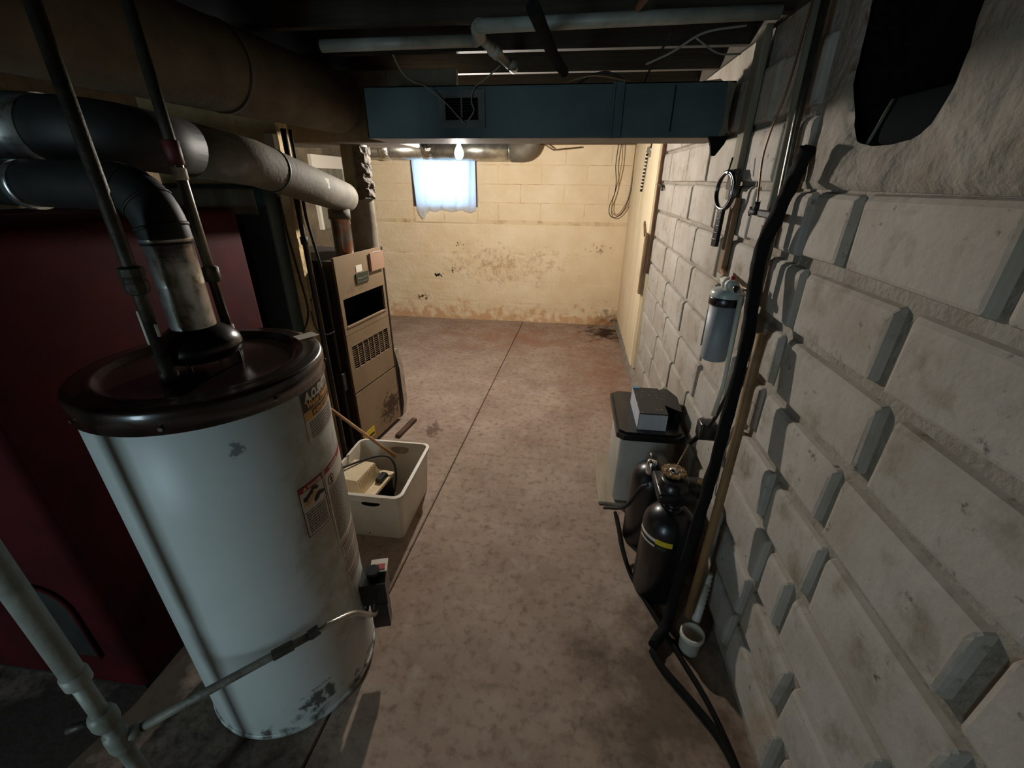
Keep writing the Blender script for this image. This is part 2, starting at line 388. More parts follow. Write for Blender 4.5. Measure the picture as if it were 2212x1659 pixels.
# ------------------------------------------------------------------ right wall
wr = MB()
H0, H1, HZ0, HZ1 = 1.0, 1.47, 1.74, 2.2          # rough hole near the ceiling
MX = .697
wr.box((MX, YN, 0), (.9, H0, 2.2)); wr.box((MX, H1, 0), (.9, YF+.2, 2.2)); wr.box((MX, H0, 0), (.9, H1, HZ0))
wall_right = structure(wr.build('wall_right', 'mortar_paint', loc=(.8, 1.6, 0)))
def block(axis, face, depth, a0, a1, z0, z1, m, parent, side_c=.010, top_c=.022, gap=.010, jit=.003, proud=None):
    """one painted block: back rectangle in the mortar, chamfered edges, slightly uneven face"""
    g = gap/2 + random.uniform(-.002, .003); r = lambda: random.uniform(-jit, jit)
    out = random.uniform(-.003, .004) if proud is None else proud
    q0, q1, w0, w1 = a0+g, a1-g, z0+g*.7, z1-g*.7
    cj = [(r(), r()) for _ in range(4)]
    def ring(ins, inb, int_, rad):
        l, rr, b_, t_ = q0+ins, q1-ins, w0+inb, w1-int_; out_ = []
        for k, (cx, cy, a) in enumerate(((l+rad, b_+rad, PI), (rr-rad, b_+rad, 1.5*PI), (rr-rad, t_-rad, 0), (l+rad, t_-rad, .5*PI))):
            for h in (0, .5, 1):
                t = a+h*PI/2; out_.append((cx+rad*math.cos(t)+cj[k][0], cy+rad*math.sin(t)+cj[k][1]))
        return out_
    rc_ = min(side_c*.5, .007)
    rings = [(ring(0, 0, 0, rc_), depth+.003), (ring(side_c*.18, .002, top_c*.2, rc_), depth*.45-out), (ring(side_c*.5, .006, top_c*.55, rc_), depth*.12-out), (ring(side_c*1.1, .013, top_c*1.1, rc_), -out)]
    def P(p, d): return (face+d, p[0], p[1]) if axis == 'x' else (p[0], face+d, p[1])
    vs = []; fs = []; n = 12
    for pts, d in rings:
        for p in pts: vs.append(P(p, d + (random.uniform(0, .0015) if d < .001 else 0)))
    for i in range(len(rings)-1):
        for k in range(n): fs.append((i*n+k, i*n+(k+1) % n, (i+1)*n+(k+1) % n, (i+1)*n+k))
    fs.append([3*n+k for k in range(n)])
    return MB().add(vs, fs).build('block', m, parent)
C0, CH = .059, .2025
JOINTS = {9: [3.82,3.3,2.8,2.35,1.9,1.56], 8: [3.82,3.55,3.03,2.57,2.12,1.74,1.52],
 7: [3.82,3.31,2.82,2.33,1.87,1.43,1.205,.76,.33,-.1,-.55], 6: [3.82,3.63,3.09,2.58,2.13,1.72,1.36,.94,.5,.07,-.36,-.6],
 5: [3.82,3.28,2.9,2.53,2.08,1.68,1.37,.875,.45,.02,-.42], 4: [3.82,3.66,3.09,2.56,2.08,1.7,1.40,.94,.51,.08,-.36],
 3: [3.82,3.33,2.94,2.53,2.08,1.65,1.19,.885,.45,.02,-.4], 2: [3.82,3.13,2.62,2.2,1.91,1.5,1.10,.94,.52,.09,-.35],
 1: [3.82,3.2,2.69,2.3,1.88,1.45,1.13,.82,.4,-.03,-.45], 0: [3.82,3.4,2.95,2.5,2.05,1.6,1.15,.75,.3,-.12,-.5]}
for k, js in JOINTS.items():
    z0 = C0+CH*k
    for a, b in zip(js[1:], js[:-1]):
        near = a < 1.7
        block('x', XR, MX-XR, a, b, z0, z0+CH, 'block_paint', wall_right, side_c=.016 if near else .008, top_c=.03 if near else .022,
              gap=.034 if near else .020, jit=.005 if near else .003)
# thin wash of parging where the wall was patched around the hole
def inside(poly, p):
    c = False; n = len(poly)
    for i in range(n):
        (x1, y1), (x2, y2) = poly[i], poly[(i+1) % n]
        if (y1 > p[1]) != (y2 > p[1]) and p[0] < (x2-x1)*(p[1]-y1)/(y2-y1)+x1: c = not c
    return c
def nearest(poly, p):
    best = None; n = len(poly); p = Vector(p)
    for i in range(n):
        a, b = Vector(poly[i]), Vector(poly[(i+1) % n]); d = b-a
        t = max(0, min(1, (p-a).dot(d)/d.length_squared)); q = a+d*t; e = (p-q).length
        if best is None or e < best[0]: best = (e, q)
    return best
HOLE = [(1.44,2.30),(1.432,2.08),(1.42,2.0),(1.405,1.93),(1.375,1.865),(1.34,1.81),(1.305,1.778),(1.25,1.767),(1.17,1.765),(1.10,1.772),(1.065,1.80),(1.045,1.85),(1.037,1.91),(1.04,1.98),(1.05,2.30)]
def parging():
    y0, y1, z0, z1, st = -.6, 1.545, 1.672, 2.2, .018
    ny, nz = int((y1-y0)/st), int((z1-z0)/st); V = {}; vs = []; fs = []; edge = set()
    for i in range(ny+1):
        for j in range(nz+1):
            p = (y0+(y1-y0)*i/ny, z0+(z1-z0)*j/nz)
            e, q = nearest(HOLE, p); ins = inside(HOLE, p)
            if ins and e > st*.6:
                V[i, j] = None; continue
            lip = ins or e < st*.6
            if lip: p = (q.x, q.y)
            b = mnoise.fractal(Vector((p[0]*7, p[1]*7, 3)), 1.0, 2.0, 4)*.010 + mnoise.noise(Vector((p[0]*2.5, p[1]*2.5, 9)))*.008
            x = .671 - b + max(0, (p[0]-1.38)*.10)
            if j == 0: x = .69
            if i == ny: x = .69
            if lip: x += .008; edge.add((i, j))
            V[i, j] = len(vs); vs.append((x, p[0], p[1]))
    for i in range(ny):
        for j in range(nz):
            q = [V[i, j], V[i+1, j], V[i+1, j+1], V[i, j+1]]
            q = [k for k in q if k is not None]
            if len(q) >= 3: fs.append(q)
    return MB().add(vs, fs, True).build('parging', 'parging', wall_right)
parging()
# recess behind the hole, lined with dark sheet metal
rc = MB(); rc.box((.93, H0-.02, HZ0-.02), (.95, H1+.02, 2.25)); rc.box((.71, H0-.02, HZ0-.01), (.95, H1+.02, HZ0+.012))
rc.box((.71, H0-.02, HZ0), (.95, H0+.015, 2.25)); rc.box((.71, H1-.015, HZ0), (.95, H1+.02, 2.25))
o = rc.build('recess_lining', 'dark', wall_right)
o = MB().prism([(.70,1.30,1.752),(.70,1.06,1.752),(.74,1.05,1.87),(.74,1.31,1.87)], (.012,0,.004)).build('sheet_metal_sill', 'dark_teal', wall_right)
o = MB().tube([(.698,1.298,1.762),(.736,1.312,1.868)], .004, 6).build('sheet_metal_edge', 'grey_board', wall_right)
# rim board above the wall
structure(MB().box((.685, YN, 2.2), (.9, YF+.2, 2.46)).build('trim_1', 'joist_wood', loc=(.8, 1.6, 2.2)))
# crumbling footing along the foot of the wall
vs = []; fs = []; n = 90
for i in range(n+1):
    y = 3.0 + (5.46-3.0)*i/n; a = mnoise.noise(Vector((y*6, 1, 0)))*.012; b = mnoise.noise(Vector((y*14, 5, 0)))*.008
    vs += [(.70, y, .075+b), (.668+a, y, .06+b), (.645+a, y, .03+b), (.635+a, y, -.002)]
for i in range(n):
    for k in range(3): fs.append((i*4+k, i*4+k+1, i*4+k+5, i*4+k+4))
structure(MB().add(vs, fs).build('baseboard_right', 'parging', loc=(.66, 4, 0)))
# the white planked end of the right wall
door = structure(MB().box((.655, 3.84, .10), (MX+.01, 5.47, 2.10)).build('door_1', 'white_board', loc=(.67, 4.6, .1)))
def dpart(name, a, b, m='white_board', bev=.004): return MB().rbox(a, b, bev, 1).build(name, m, door)
dpart('casing_board', (.634, 3.86, .11), (.656, 4.28, 2.08)); dpart('plank', (.643, 4.285, .10), (.656, 4.60, 2.08))
dpart('plank', (.640, 4.61, .62), (.656, 5.02, 2.08)); dpart('plank', (.644, 4.66, .10), (.656, 5.06, .61)); dpart('plank', (.646, 5.03, .62), (.656, 5.46, 2.08)); dpart('plank', (.647, 5.07, .10), (.656, 5.46, .61))
dpart('edge_strip', (.652, 3.822, .98), (.676, 3.846, 2.06), 'sill_wood', .002)
dpart('latch_board', (.612, 3.83, .80), (.636, 3.875, 1.30), 'raw_wood', .003)

# ------------------------------------------------------------------ back wall with window opening
WX0, WX1, WZ0, WZ1 = -1.925, -1.125, 1.385, 2.03
MY = 5.4735
wb = MB(); wb.box((XL-.2, MY, 0), (WX0, 5.68, 2.2)); wb.box((WX1, MY, 0), (.95, 5.68, 2.2)); wb.box((WX0, MY+.019, 0), (WX1, 5.68, WZ0)); wb.box((WX0, MY, WZ1), (WX1, 5.68, 2.2))
wall_back = structure(wb.build('wall_back', 'cream_mortar', loc=(-1, 5.58, 0)))
def back_parge():
    nx, nz = 220, 84; x0, x1, z0, z1 = XL, .70, 0, 1.2; vs = []; fs = []
    for j in range(nz+1):
        z = z0+(z1-z0)*j/nz
        for i in range(nx+1):
            x = x0+(x1-x0)*i/nx
            d = mnoise.fractal(Vector((x*3, z*6, 2)), 1.0, 2.0, 4)*.006
            for zc, dep in ((1.175,.006),(.845,.009),(.515,.006),(.235,.009)):
                c = zc+.014*mnoise.fractal(Vector((x*2.5, zc*9, 5)), 1.0, 2.0, 3)
                g = max(0, 1-abs(z-c)/.014); d -= g*dep*max(0, .55+1.1*mnoise.noise(Vector((x*5, zc*3, 1))))
            d += .010*max(0, 1-z/.14)
            if j == nz: d = -.004
            vs.append((x, 5.466-d, z))
    for j in range(nz):
        for i in range(nx):
            a = j*(nx+1)+i; fs.append((a, a+1, a+nx+2, a+nx+1))
    return MB().add(vs, fs, True).build('parging', 'cream_paint', wall_back)
back_parge()
for k in range(6, 10):
    z0 = .04+.2*k; off = -.874 if k % 2 == 0 else -.61
    if k < 6: off += random.uniform(-.06, .06)
    xs = sorted([off+.508*i for i in range(-5, 4)]); xs = [x for x in xs if XL < x < .60]; xs = [XL] + xs + [.70]
    for a, b in zip(xs[:-1], xs[1:]):
        for (p, q) in ([(a, min(b, WX0)), (max(a, WX1), b)] if z0 >= 1.2 else [(a, b)]):
            if q-p < .05: continue
            block('y', YF, MY-YF, p, q, z0, z0+.2, 'cream_paint', wall_back, side_c=.004, top_c=.005, gap=.005, jit=.0015, proud=random.uniform(-.001, .001))
for a, b in ((WX0+.004, -1.541), (-1.541, WX1-.004)):
    block('y', YF+.016, .012, a, b, 1.2, 1.383, 'cream_paint', wall_back, side_c=.003, top_c=.004, gap=.006, jit=.001, proud=0)
structure(MB().box((XL, 5.40, 2.043), (.68, 5.68, 2.10)).build('trim_2', 'sill_wood', loc=(-1, 5.5, 2.04)))
structure(MB().box((XL-.2, 5.5, 2.1), (.9, 5.68, 2.46)).build('trim_3', 'deck_wood', loc=(-1, 5.6, 2.1)))

def window(name, axis, u0, u1, z0, z1, d0, d1, inner):
    """frame of four rails inside an opening; u runs along the wall, d through it"""
    def B(a, b): return ((a[0], a[1], a[2]), (b[0], b[1], b[2])) if axis == 'y' else ((a[1], a[0], a[2]), (b[1], b[0], b[2]))
    def bx(u0, d0, z0, u1, d1, z1):
        a, b = (min(u0,u1), min(d0,d1), z0), (max(u0,u1), max(d0,d1), z1)
        a, b = B(a, b); return MB().rbox(a, b, .003, 1)
    lo = (( (u0+u1)/2, d0, z0) if axis == 'y' else (d0, (u0+u1)/2, z0))
    t = bpy.data.objects.new(name, None); COL.objects.link(t); t.location = lo; ORIG[t] = Vector(lo); structure(t)
    w_ = .035
    bx(u0, d0, z0, u0+w_, d1, z1).build('jamb', 'window_wood', t); bx(u1-w_, d0, z0, u1, d1, z1).build('jamb', 'window_wood', t)
    bx(u0+w_, d0, z0, u1-w_, d1, z0+.03).build('sill', 'window_white', t); bx(u0+w_, d0, z1-.04, u1-w_, d1, z1).build('head', 'window_wood', t)
    e0, e1 = d0+(d1-d0)*.55, d0+(d1-d0)*.75
    a, b = u0+w_, u1-w_; c, d = z0+.03, z1-.04
    bx(a, e0, c, a+.05, e1, d).build('sash_stile', 'window_white', t); bx(b-.05, e0, c, b, e1, d).build('sash_stile', 'window_white', t)
    bx(a+.05, e0, c, b-.05, e1, c+.045).build('sash_rail', 'window_white', t); bx(a+.05, e0, d-.045, b-.05, e1, d).build('sash_rail', 'window_white', t)
    m_ = (e0+e1)/2
    bx(a+.05, m_-.002, c+.045, b-.05, m_+.002, d-.045).build('pane', 'pane', t)
    return t
window('window_1', 'y', WX0, WX1, WZ0, WZ1, 5.488, 5.67, True)

# ------------------------------------------------------------------ left and rear walls, ceiling
structure(MB().box((-2.8, YN-.2, 0), (XL, 5.7, 2.46)).build('wall_left', 'old_wall', loc=(-2.7, 1.6, 0)))
V0, V1, VZ0, VZ1 = -2.35, -1.55, .0, 2.06
wl = MB(); wl.box((XL, YN-.2, 0), (V0, YN, 2.46)); wl.box((V1, YN-.2, 0), (.95, YN, 2.46)); wl.box((V0, YN-.2, VZ1), (V1, YN, 2.46))
structure(wl.build('wall_rear', 'old_wall', loc=(-1, YN-.1, 0)))
gd = bpy.data.objects.new('door_2', None); COL.objects.link(gd); gd.location = (-1.95, YN-.1, 0); ORIG[gd] = Vector((-1.95, YN-.1, 0)); structure(gd)
def gdp(name, x0, x1, z0, z1, m_='window_white', y0=YN-.14, y1=YN-.10): return MB().rbox((x0, y0, z0), (x1, y1, z1), .004, 1).build(name, m_, gd)
gdp('jamb', V0, V0+.04, 0, VZ1, 'window_wood', YN-.19, YN-.02); gdp('jamb', V1-.04, V1, 0, VZ1, 'window_wood', YN-.19, YN-.02); gdp('head', V0+.04, V1-.04, VZ1-.04, VZ1, 'window_wood', YN-.19, YN-.02)
gdp('stile', V0+.045, V0+.13, .01, 2.015); gdp('stile', V1-.13, V1-.045, .01, 2.015)
gdp('rail', V0+.13, V1-.13, .01, .30); gdp('rail', V0+.13, V1-.13, .86, .92); gdp('rail', V0+.13, V1-.13, 1.42, 1.48); gdp('rail', V0+.13, V1-.13, 1.93, 2.015)
for z0, z1 in ((.30,.86),(.92,1.42),(1.48,1.93)): gdp('pane', V0+.13, V1-.13, z0, z1, 'pane', YN-.122, YN-.118)
MB().tube([(V1-.09,YN-.10,1.0),(V1-.09,YN-.05,1.0)], .022, 14).build('door_knob', 'chrome', gd)
ceil = structure(MB().box((-2.8, YN-.2, 2.42), (.95, 5.7, 2.46)).build('ceiling', 'deck_wood', loc=(-1, 1.6, 2.42)))
y = 2.74+.406*6
while y > YN+.1:
    if abs(y-5.18) > 0: MB().box((XL, y-.02, 2.20+random.uniform(-.004, .004)), (.684, y+.02, 2.419)).build('joist', 'joist_wood', ceil)
    y -= .406

# ================================================================== WATER HEATER
HC = (-.945, .95); HR = .28
heater = thing('water_heater', 'white cylindrical gas water heater with a dark brown lid in the foreground', 'water heater', (HC[0], HC[1], 0))
MB().lathe(HC, [(0,.0),(.27,.0),(.279,.012),(HR,.03),(HR,.30),(HR,.60),(HR,.90),(HR,1.215),(.27,1.22),(0,1.22)], 72).build('tank_jacket', 'heater_enamel', heater)
o = MB().lathe(HC, [(.2835,.012),(.2855,.022),(.2835,.034),(.280,.034)], 72).build('base_ring', 'heater_enamel', heater)
o = MB().lathe(HC, [(.2825,1.190),(.2885,1.190),(.2895,1.234),(.2875,1.243),(.282,1.248),(.262,1.249),(.242,1.250),(.234,1.253),(.228,1.250),(.221,1.239),(.208,1.235),(.150,1.238),(.06,1.238),(0,1.238)], 72).build('lid', 'lid_brown', heater)
tag(o, 'glossy dark brown dished lid')
for a in (-112, -68, -22, 30):
    r = math.radians(a); c = Vector((HC[0]+.289*math.cos(r), HC[1]+.289*math.sin(r), 1.206))
    MB().tube([c, c+Vector((math.cos(r), math.sin(r), 0))*.004], .005, 8).build('screw', 'steel_pipe', heater)
def ring_patch(a0, a1, z0, z1, off, n=10):
    m = MB(); vs = []; fs = []
    for i in range(n+1):
        a = math.radians(a0+(a1-a0)*i/n); r = HR+off
        vs += [(HC[0]+r*math.cos(a), HC[1]+r*math.sin(a), z0), (HC[0]+r*math.cos(a), HC[1]+r*math.sin(a), z1)]
    for i in range(n): fs.append((2*i, 2*i+2, 2*i+3, 2*i+1))
    return m.add(vs, fs, True)
def ring_merge(patches):
    m = MB()
    for p in patches: m.add(p.v, p.f, True)
    return m
def ring_text(body, size, ang, z, off, bold=.0, sx=1.0, slant=0.0):
    v, f = text_shape(body, size, bold); vs = []
    for p in v:
        a = math.radians(ang) + (p.x*sx + p.y*slant)/HR; r = HR+off
        vs.append((HC[0]+r*math.cos(a), HC[1]+r*math.sin(a), z+p.y))
    return MB().add(vs, f)
# maker's label at the shoulder
lab = ring_patch(-8.2, 34, 1.035, 1.186, .0010, 18).build('label', 'label_white', heater)
ring_patch(-8.0, 34, 1.128, 1.184, .0016, 18).build('label_panel', 'label_black', lab)
ring_patch(-8.0, 34, 1.102, 1.128, .0016, 18).build('label_band', 'label_gold', lab)
ring_text('A.O.SMITH', .034, -5.6, 1.154, .0024, .0022, .95, .12).build('lettering', 'label_white', lab)
ring_text('Water Heaters', .024, -5.0, 1.134, .0024, .0012, .95, .12).build('lettering', 'label_gold', lab)
ring_patch(-1.5, 30, 1.105, 1.125, .0020, 16).build('label_panel', 'label_black', lab)
ring_text('ENERGY SAVER', .016, -.8, 1.1085, .0026, .0008).build('lettering', 'label_gold', lab)
def text_lines(a0, a1, zs, h, seed, skip=.0):
    rnd = random.Random(seed); ps = []
    for z in zs:
        a = a0
        while a < a1-.4:
            l = min(rnd.uniform(.9, 3.2), a1-a); ps.append(ring_patch(a, a+l*.86, z, z+h, .0016, 2)); a += l
    return ring_merge(ps)
text_lines(-5.5, 24, [1.090-.0075*i for i in range(7)], .0038, 1).build('small_print', 'label_ink', lab)['kind'] = 'stuff'
# danger label
lab = ring_patch(-23.5, -4.0, .755, .937, .0010, 10).build('label', 'label_white', heater)
fr = ring_merge([ring_patch(-22.9,-4.7,.760,.7625,.0016), ring_patch(-22.9,-4.7,.929,.9315,.0016), ring_patch(-22.9,-22.4,.760,.931,.0016,2), ring_patch(-5.2,-4.7,.760,.931,.0016,2), ring_patch(-22.9,-4.7,.842,.8440,.0016)])
fr.build('label_frame', 'label_black', lab)
ring_patch(-22.4, -5.2, .911, .929, .0014).build('label_band', 'label_red', lab)
ring_text('\u25B2 DANGER', .0125, -20.0, .9155, .0024, .0006).build('lettering', 'label_white', lab)
text_lines(-21, -6.5, [.833-.0088*i for i in range(8)], .0046, 2).build('small_print', 'label_ink', lab)['kind'] = 'stuff'
pics = []
def disc(ang, z, r, off=.0018, n=14, rot=0, sq=1.0):
    vs = []
    for k in range(n):
        t = 2*PI*k/n; u = r*math.cos(t); v = r*sq*math.sin(t); u, v = u*math.cos(rot)-v*math.sin(rot), u*math.sin(rot)+v*math.cos(rot)
        a = math.radians(ang)+u/HR; vs.append((HC[0]+(HR+off)*math.cos(a), HC[1]+(HR+off)*math.sin(a), z+v))
    return MB().add(vs, [list(range(n))])
ring_merge([disc(-19.3,.886,.008), disc(-17.2,.891,.0065), disc(-15,.897,.0075), disc(-12.6,.905,.011,sq=.6), disc(-10.6,.900,.006), disc(-11.2,.872,.018,rot=.7,sq=.45), disc(-7.8,.874,.016,rot=-.2,sq=.4)]).build('pictogram', 'label_black', lab)
ring_merge([disc(-17.5,.872,.016,.0015,rot=.35,sq=.35), disc(-13.5,.883,.014,.0015,rot=.4,sq=.35)]).build('pictogram', 'label_gold', lab)
# long instruction label
lab = ring_patch(-3.2, 36, .64, .937, .0010, 16).build('label', 'label_white', heater)
ring_patch(-2.6, 36, .911, .929, .0014, 16).build('label_band', 'label_red', lab)
ring_text('WARNING', .0125, 2.0, .9155, .0024, .0006).build('lettering', 'label_white', lab)
ring_merge([disc(2.6,.878,.017,.0015,18)]).build('prohibition_sign', 'label_red', lab)
ring_merge([disc(2.6,.878,.0135,.0020,18)]).build('sign_field', 'label_white', lab)
ring_merge([disc(2.6,.881,.009,.0026,3,PI/2), disc(2.6,.871,.008,.0026,3,PI/2)]).build('pictogram', 'label_black', lab)
text_lines(-1.5, 34, [.848-.0080*i for i in range(25)], .0040, 3).build('small_print', 'label_ink', lab)['kind'] = 'stuff'
lab = ring_patch(-1.0, 36, .44, .625, .0010, 16).build('label', 'label_white', heater)
for z in (.618, .562, .492): ring_patch(-.6, 36, z, z+.005, .0016, 16).build('label_band', 'label_red', lab)
text_lines(.5, 34, [.606-.009*i for i in range(4)]+[.55-.009*i for i in range(5)]+[.48-.009*i for i in range(4)], .0040, 4).build('small_print', 'label_ink', lab)['kind'] = 'stuff'

MB().obox((-.79,1.165,1.2505), Vector((.020,-.012,0)), Vector((.018,.030,0)), Vector((0,0,.0008))).build('lid_sticker', 'label_white', heater)
# draft hood
o = MB().lathe(HC, [(.052,1.345),(.060,1.340),(.080,1.326),(.094,1.308),(.098,1.292),(.094,1.276),(.086,1.268),(.080,1.272),(.085,1.290),(.070,1.318),(.048,1.332)], 36).build('draft_hood', 'hood_dark', heater)
tag(o, 'dark rounded metal draft hood on the lid')
for a in (20, 110, 200, 290):
    r = math.radians(a); p = (HC[0]+.084*math.cos(r), HC[1]+.084*math.sin(r))
    MB().tube([(p[0],p[1],1.238),(p[0],p[1],1.278)], .005, 8).build('hood_leg', 'dark_steel', o)
# water nipples
for (x, y) in ((-.945,.838), (-.955,1.066)):
    MB().lathe((x, y), [(.0,1.238),(.020,1.238),(.020,1.262),(.0165,1.266),(.0165,1.31),(.0,1.31)], 16).build('nipple', 'old_iron', heater)
# gas control
def polar(a, r, z): t = math.radians(a); return Vector((HC[0]+r*math.cos(t), HC[1]+r*math.sin(t), z))
rd = (polar(17,1,0)-polar(17,0,0)); td = Vector((-rd.y, rd.x, 0)); up = Vector((0,0,1))
gv = MB().obox(polar(17,.325,.335), rd*.044, td*.045, up*.05).build('gas_control', 'black_plastic', heater); tag(gv, 'black gas control valve low on the right flank')
MB().tube([polar(17,.325,.385), polar(17,.325,.412)], .024, 18).build('dial', 'black_plastic', gv)
MB().obox(polar(17,.345,.405)+td*.022, rd*.030, td*.028, up*.003).build('control_plate', 'label_white', gv)
MB().obox(polar(17,.352,.409)+td*.012, rd*.015, td*.012, up*.002).build('control_sticker', 'label_red', gv)
MB().tube([polar(17,.29,.30), polar(17,.29,.255), polar(12,.284,.22)], .006, 8).build('burner_tube', 'old_iron', gv)
MB().obox(polar(15,.335,.215), rd*.03, td*.028, up*.062).build('valve_cover', 'black_plastic', gv)
MB().tube([polar(13,.315,.285), polar(11,.318,.27)], .010, 8).build('inlet', 'old_iron', gv)

# flue of the heater
vp = thing('vent_pipe', 'mottled galvanised vent pipe rising from the water heater, bending left', 'pipe', (HC[0], HC[1], 1.34))
o = MB().lathe(HC, [(.050,1.336),(.050,1.45),(.0507,1.452),(.050,1.455),(.050,1.552),(.0535,1.553),(.0535,1.560)], 36).build('galvanised_section', 'galvanised', vp)
pth = bend_path((HC[0],HC[1],1.545), (HC[0]-.005,HC[1]+.005,1.668), (-2.3,1.12,1.685), .11, 10)
MB().tube(pth, .053, 24).build('elbow', 'dark_steel', vp)
for i in (2, 5, 8):
    a, b = Vector(pth[i]), Vector(pth[i+1]); MB().tube([a, a+(b-a)*.4], .0555, 24).build('seam_ring', 'dark_steel', vp)
MB().tube([(-1.30,.996,1.669),(-1.325,.998,1.669)], .056, 24).build('crimped_collar', 'galvanised', vp)
# water supply pipes
p1 = thing('water_pipe', 'grey iron water pipe with a union, in front of the heater vent pipe', 'pipe', (-.945,.838,1.31))
MB().tube([(-.945,.838,1.31),(-.945,.838,1.47),(-.948,.84,2.2)], .0135, 14).build('riser', 'old_iron', p1)
MB().lathe((-.945,.838), [(.014,1.452),(.021,1.455),(.024,1.465),(.024,1.478),(.021,1.488),(.024,1.494),(.024,1.510),(.014,1.515)], 8, smooth=False).build('union_nut', 'old_iron', p1)
MB().tube([(-.9605,.834,1.335),(-.9600,.834,1.415)], .0045, 6).build('painted_glint', 'paper_white', p1)  # white slivers painted as reflections along the pipe sides
MB().tube([(-.930,.836,1.355),(-.930,.836,1.385)], .0035, 6).build('painted_glint', 'paper_white', p1)
p2 = thing('water_pipe', 'slim iron water pipe with a red tag, behind the heater vent pipe', 'pipe', (-.955,1.066,1.31))
MB().tube([(-.955,1.066,1.31),(-.962,1.066,1.6),(-.975,1.066,2.2)], .0125, 14).build('riser', 'steel_pipe', p2)
MB().lathe((-.966,1.066), [(.0135,1.715),(.018,1.718),(.018,1.768),(.0135,1.77)], 14).build('red_tape', 'tape_red', p2)
MB().lathe((-.965,1.066), [(.0135,1.682),(.0165,1.684),(.0165,1.708),(.0135,1.71)], 14).build('paper_tag', 'paper_white', p2)
MB().lathe((-.957,1.066), [(.012,1.43),(.020,1.435),(.020,1.47),(.012,1.475)], 12).build('coupling', 'old_iron', p2)

# gas main and branch to the heater
gp = thing('gas_pipe', 'thick pale painted gas pipe with tee standing left of the heater', 'pipe', (-1.035,.458,0))
G = (-1.035,.458)
MB().tube([(G[0],G[1],.68),(G[0]-.003,G[1],2.2)], .0215, 18).build('main', 'painted_pipe', gp)
MB().lathe(G, [(.0215,.655),(.0255,.660),(.0255,.692),(.0215,.694)], 18).build('reducer', 'painted_pipe', gp)
MB().tube([(G[0],G[1],.53),(G[0],G[1],.66)], .0175, 16).build('nipple', 'painted_pipe', gp)
MB().lathe(G, [(.017,.545),(.024,.542),(.028,.530),(.028,.505),(.024,.492),(.019,.488)], 16).build('valve_body', 'painted_pipe', gp)
MB().tube([(G[0]-.02,G[1]-.01,.518),(G[0]-.06,G[1]-.035,.518)], .009, 10).build('valve_handle', 'old_iron', gp)
MB().lathe(G, [(.0175,.495),(.0175,.462),(.023,.460),(.025,.445),(.025,.405),(.022,.390),(.0175,.388),(.0175,.06),(.022,.058),(.022,.0),(0,.0)], 16).build('tee_and_drip_leg', 'painted_pipe', gp)
S0 = Vector((G[0],G[1],.425)); E_ = Vector((-.690,.745,.470)); d0 = (E_-S0).normalized()
MB().tube([S0+d0*.01, S0+d0*.045], .017, 12).build('tee_outlet', 'painted_pipe', gp)
gb = thing('gas_branch', 'thin grey gas line slanting across the front of the heater to its valve', 'pipe', tuple(S0+d0*.05))
MB().tube([S0+d0*.047, S0.lerp(E_,.45), S0.lerp(E_,.75), E_], .0115, 12).build('iron_run', 'branch_iron', gb)
MB().tube([E_, E_+Vector((.02,.02,.006))], .016, 6, smooth=False).build('flare_nut', 'old_iron', gb)
MB().tube([S0.lerp(E_,.78), S0.lerp(E_,.9)], .015, 8, smooth=False).build('coupling', 'old_iron', gb)
fx = smooth_path([E_+Vector((.015,.015,.004)), (-.640,.80,.468), (-.612,.86,.43), (-.600,.92,.345), (-.605,.965,.295), (-.628,1.012,.280)], 10)
MB().tube(fx, .0085, 12, rfun=lambda r, i, a: r*(1.12 if i % 2 else .92)).build('flexible_connector', 'galvanised_bright', gb)

# ================================================================== OLD RED FURNACE
rf = thing('old_furnace', 'big dark red painted sheet metal furnace left of the heater', 'furnace', (-1.75,1.3,0))
MB().rbox((-2.12,.75,.02), (-1.412,1.80,1.575), .025, 2).build('casing', 'red_paint', rf)
ar = [(-1.70,.744,.20),(-1.51,.744,.20)] + [(-1.605+.095*math.cos(t), .744, .42+.10*math.sin(t)) for t in [PI*k/10 for k in range(11)]]
MB().prism(ar, (0,.008,0)).build('clean_out_door', 'dark_steel', rf)
MB().tube([(-1.69+.02,.742,.20)]+[(-1.605+.102*math.cos(t), .742, .42+.107*math.sin(t)) for t in [PI-PI*k/10 for k in range(11)]]+[(-1.503,.742,.20)], .006, 8).build('door_rim', 'red_paint', rf)
MB().box((-2.10,.765,0), (-1.43,1.79,.022)).build('plinth', 'dark_steel', rf)

# ================================================================== CHIMNEY AND THINGS ON IT
chim = structure(MB().box((-2.10,2.19,0), (-1.412,2.283,2.2)).build('trim_4', 'plaster_ochre', loc=(-1.75,2.23,0)))
ep = thing('metal_cabinet', 'dark teal painted metal cabinet hung on the ochre plaster pier', 'cabinet', (-1.78,2.13,.82))
MB().rbox((-2.09,2.085,.82), (-1.470,2.188,1.657), .006, 1).build('case', 'teal_paint', ep)
MB().rbox((-2.05,2.070,.89), (-1.61,2.087,1.48), .004, 1).build('cover', 'dark', ep)
MB().rbox((-1.76,2.058,.915), (-1.67,2.071,.985), .003, 1).build('switch_box', 'old_iron', ep)
MB().rbox((-1.87,2.066,.855), (-1.83,2.071,.915), .001, 1).build('paper_tag', 'paper_white', ep)
MB().rbox((-2.05,2.078,1.525), (-1.52,2.086,1.640), .002, 1).build('header_plate', 'grey_board', ep)
tag(MB().tube(smooth_path([(-1.462,2.18,1.60),(-1.455,2.18,1.42),(-1.435,2.178,1.20),(-1.42,2.17,1.02),(-1.44,2.12,.92),(-1.48,2.06,.90),(-1.60,2.055,.90)], 8), .005, 8).build('black_cable', 'cord_black'),
    'black cable hanging down the plaster pier beside the teal cabinet', 'cable')
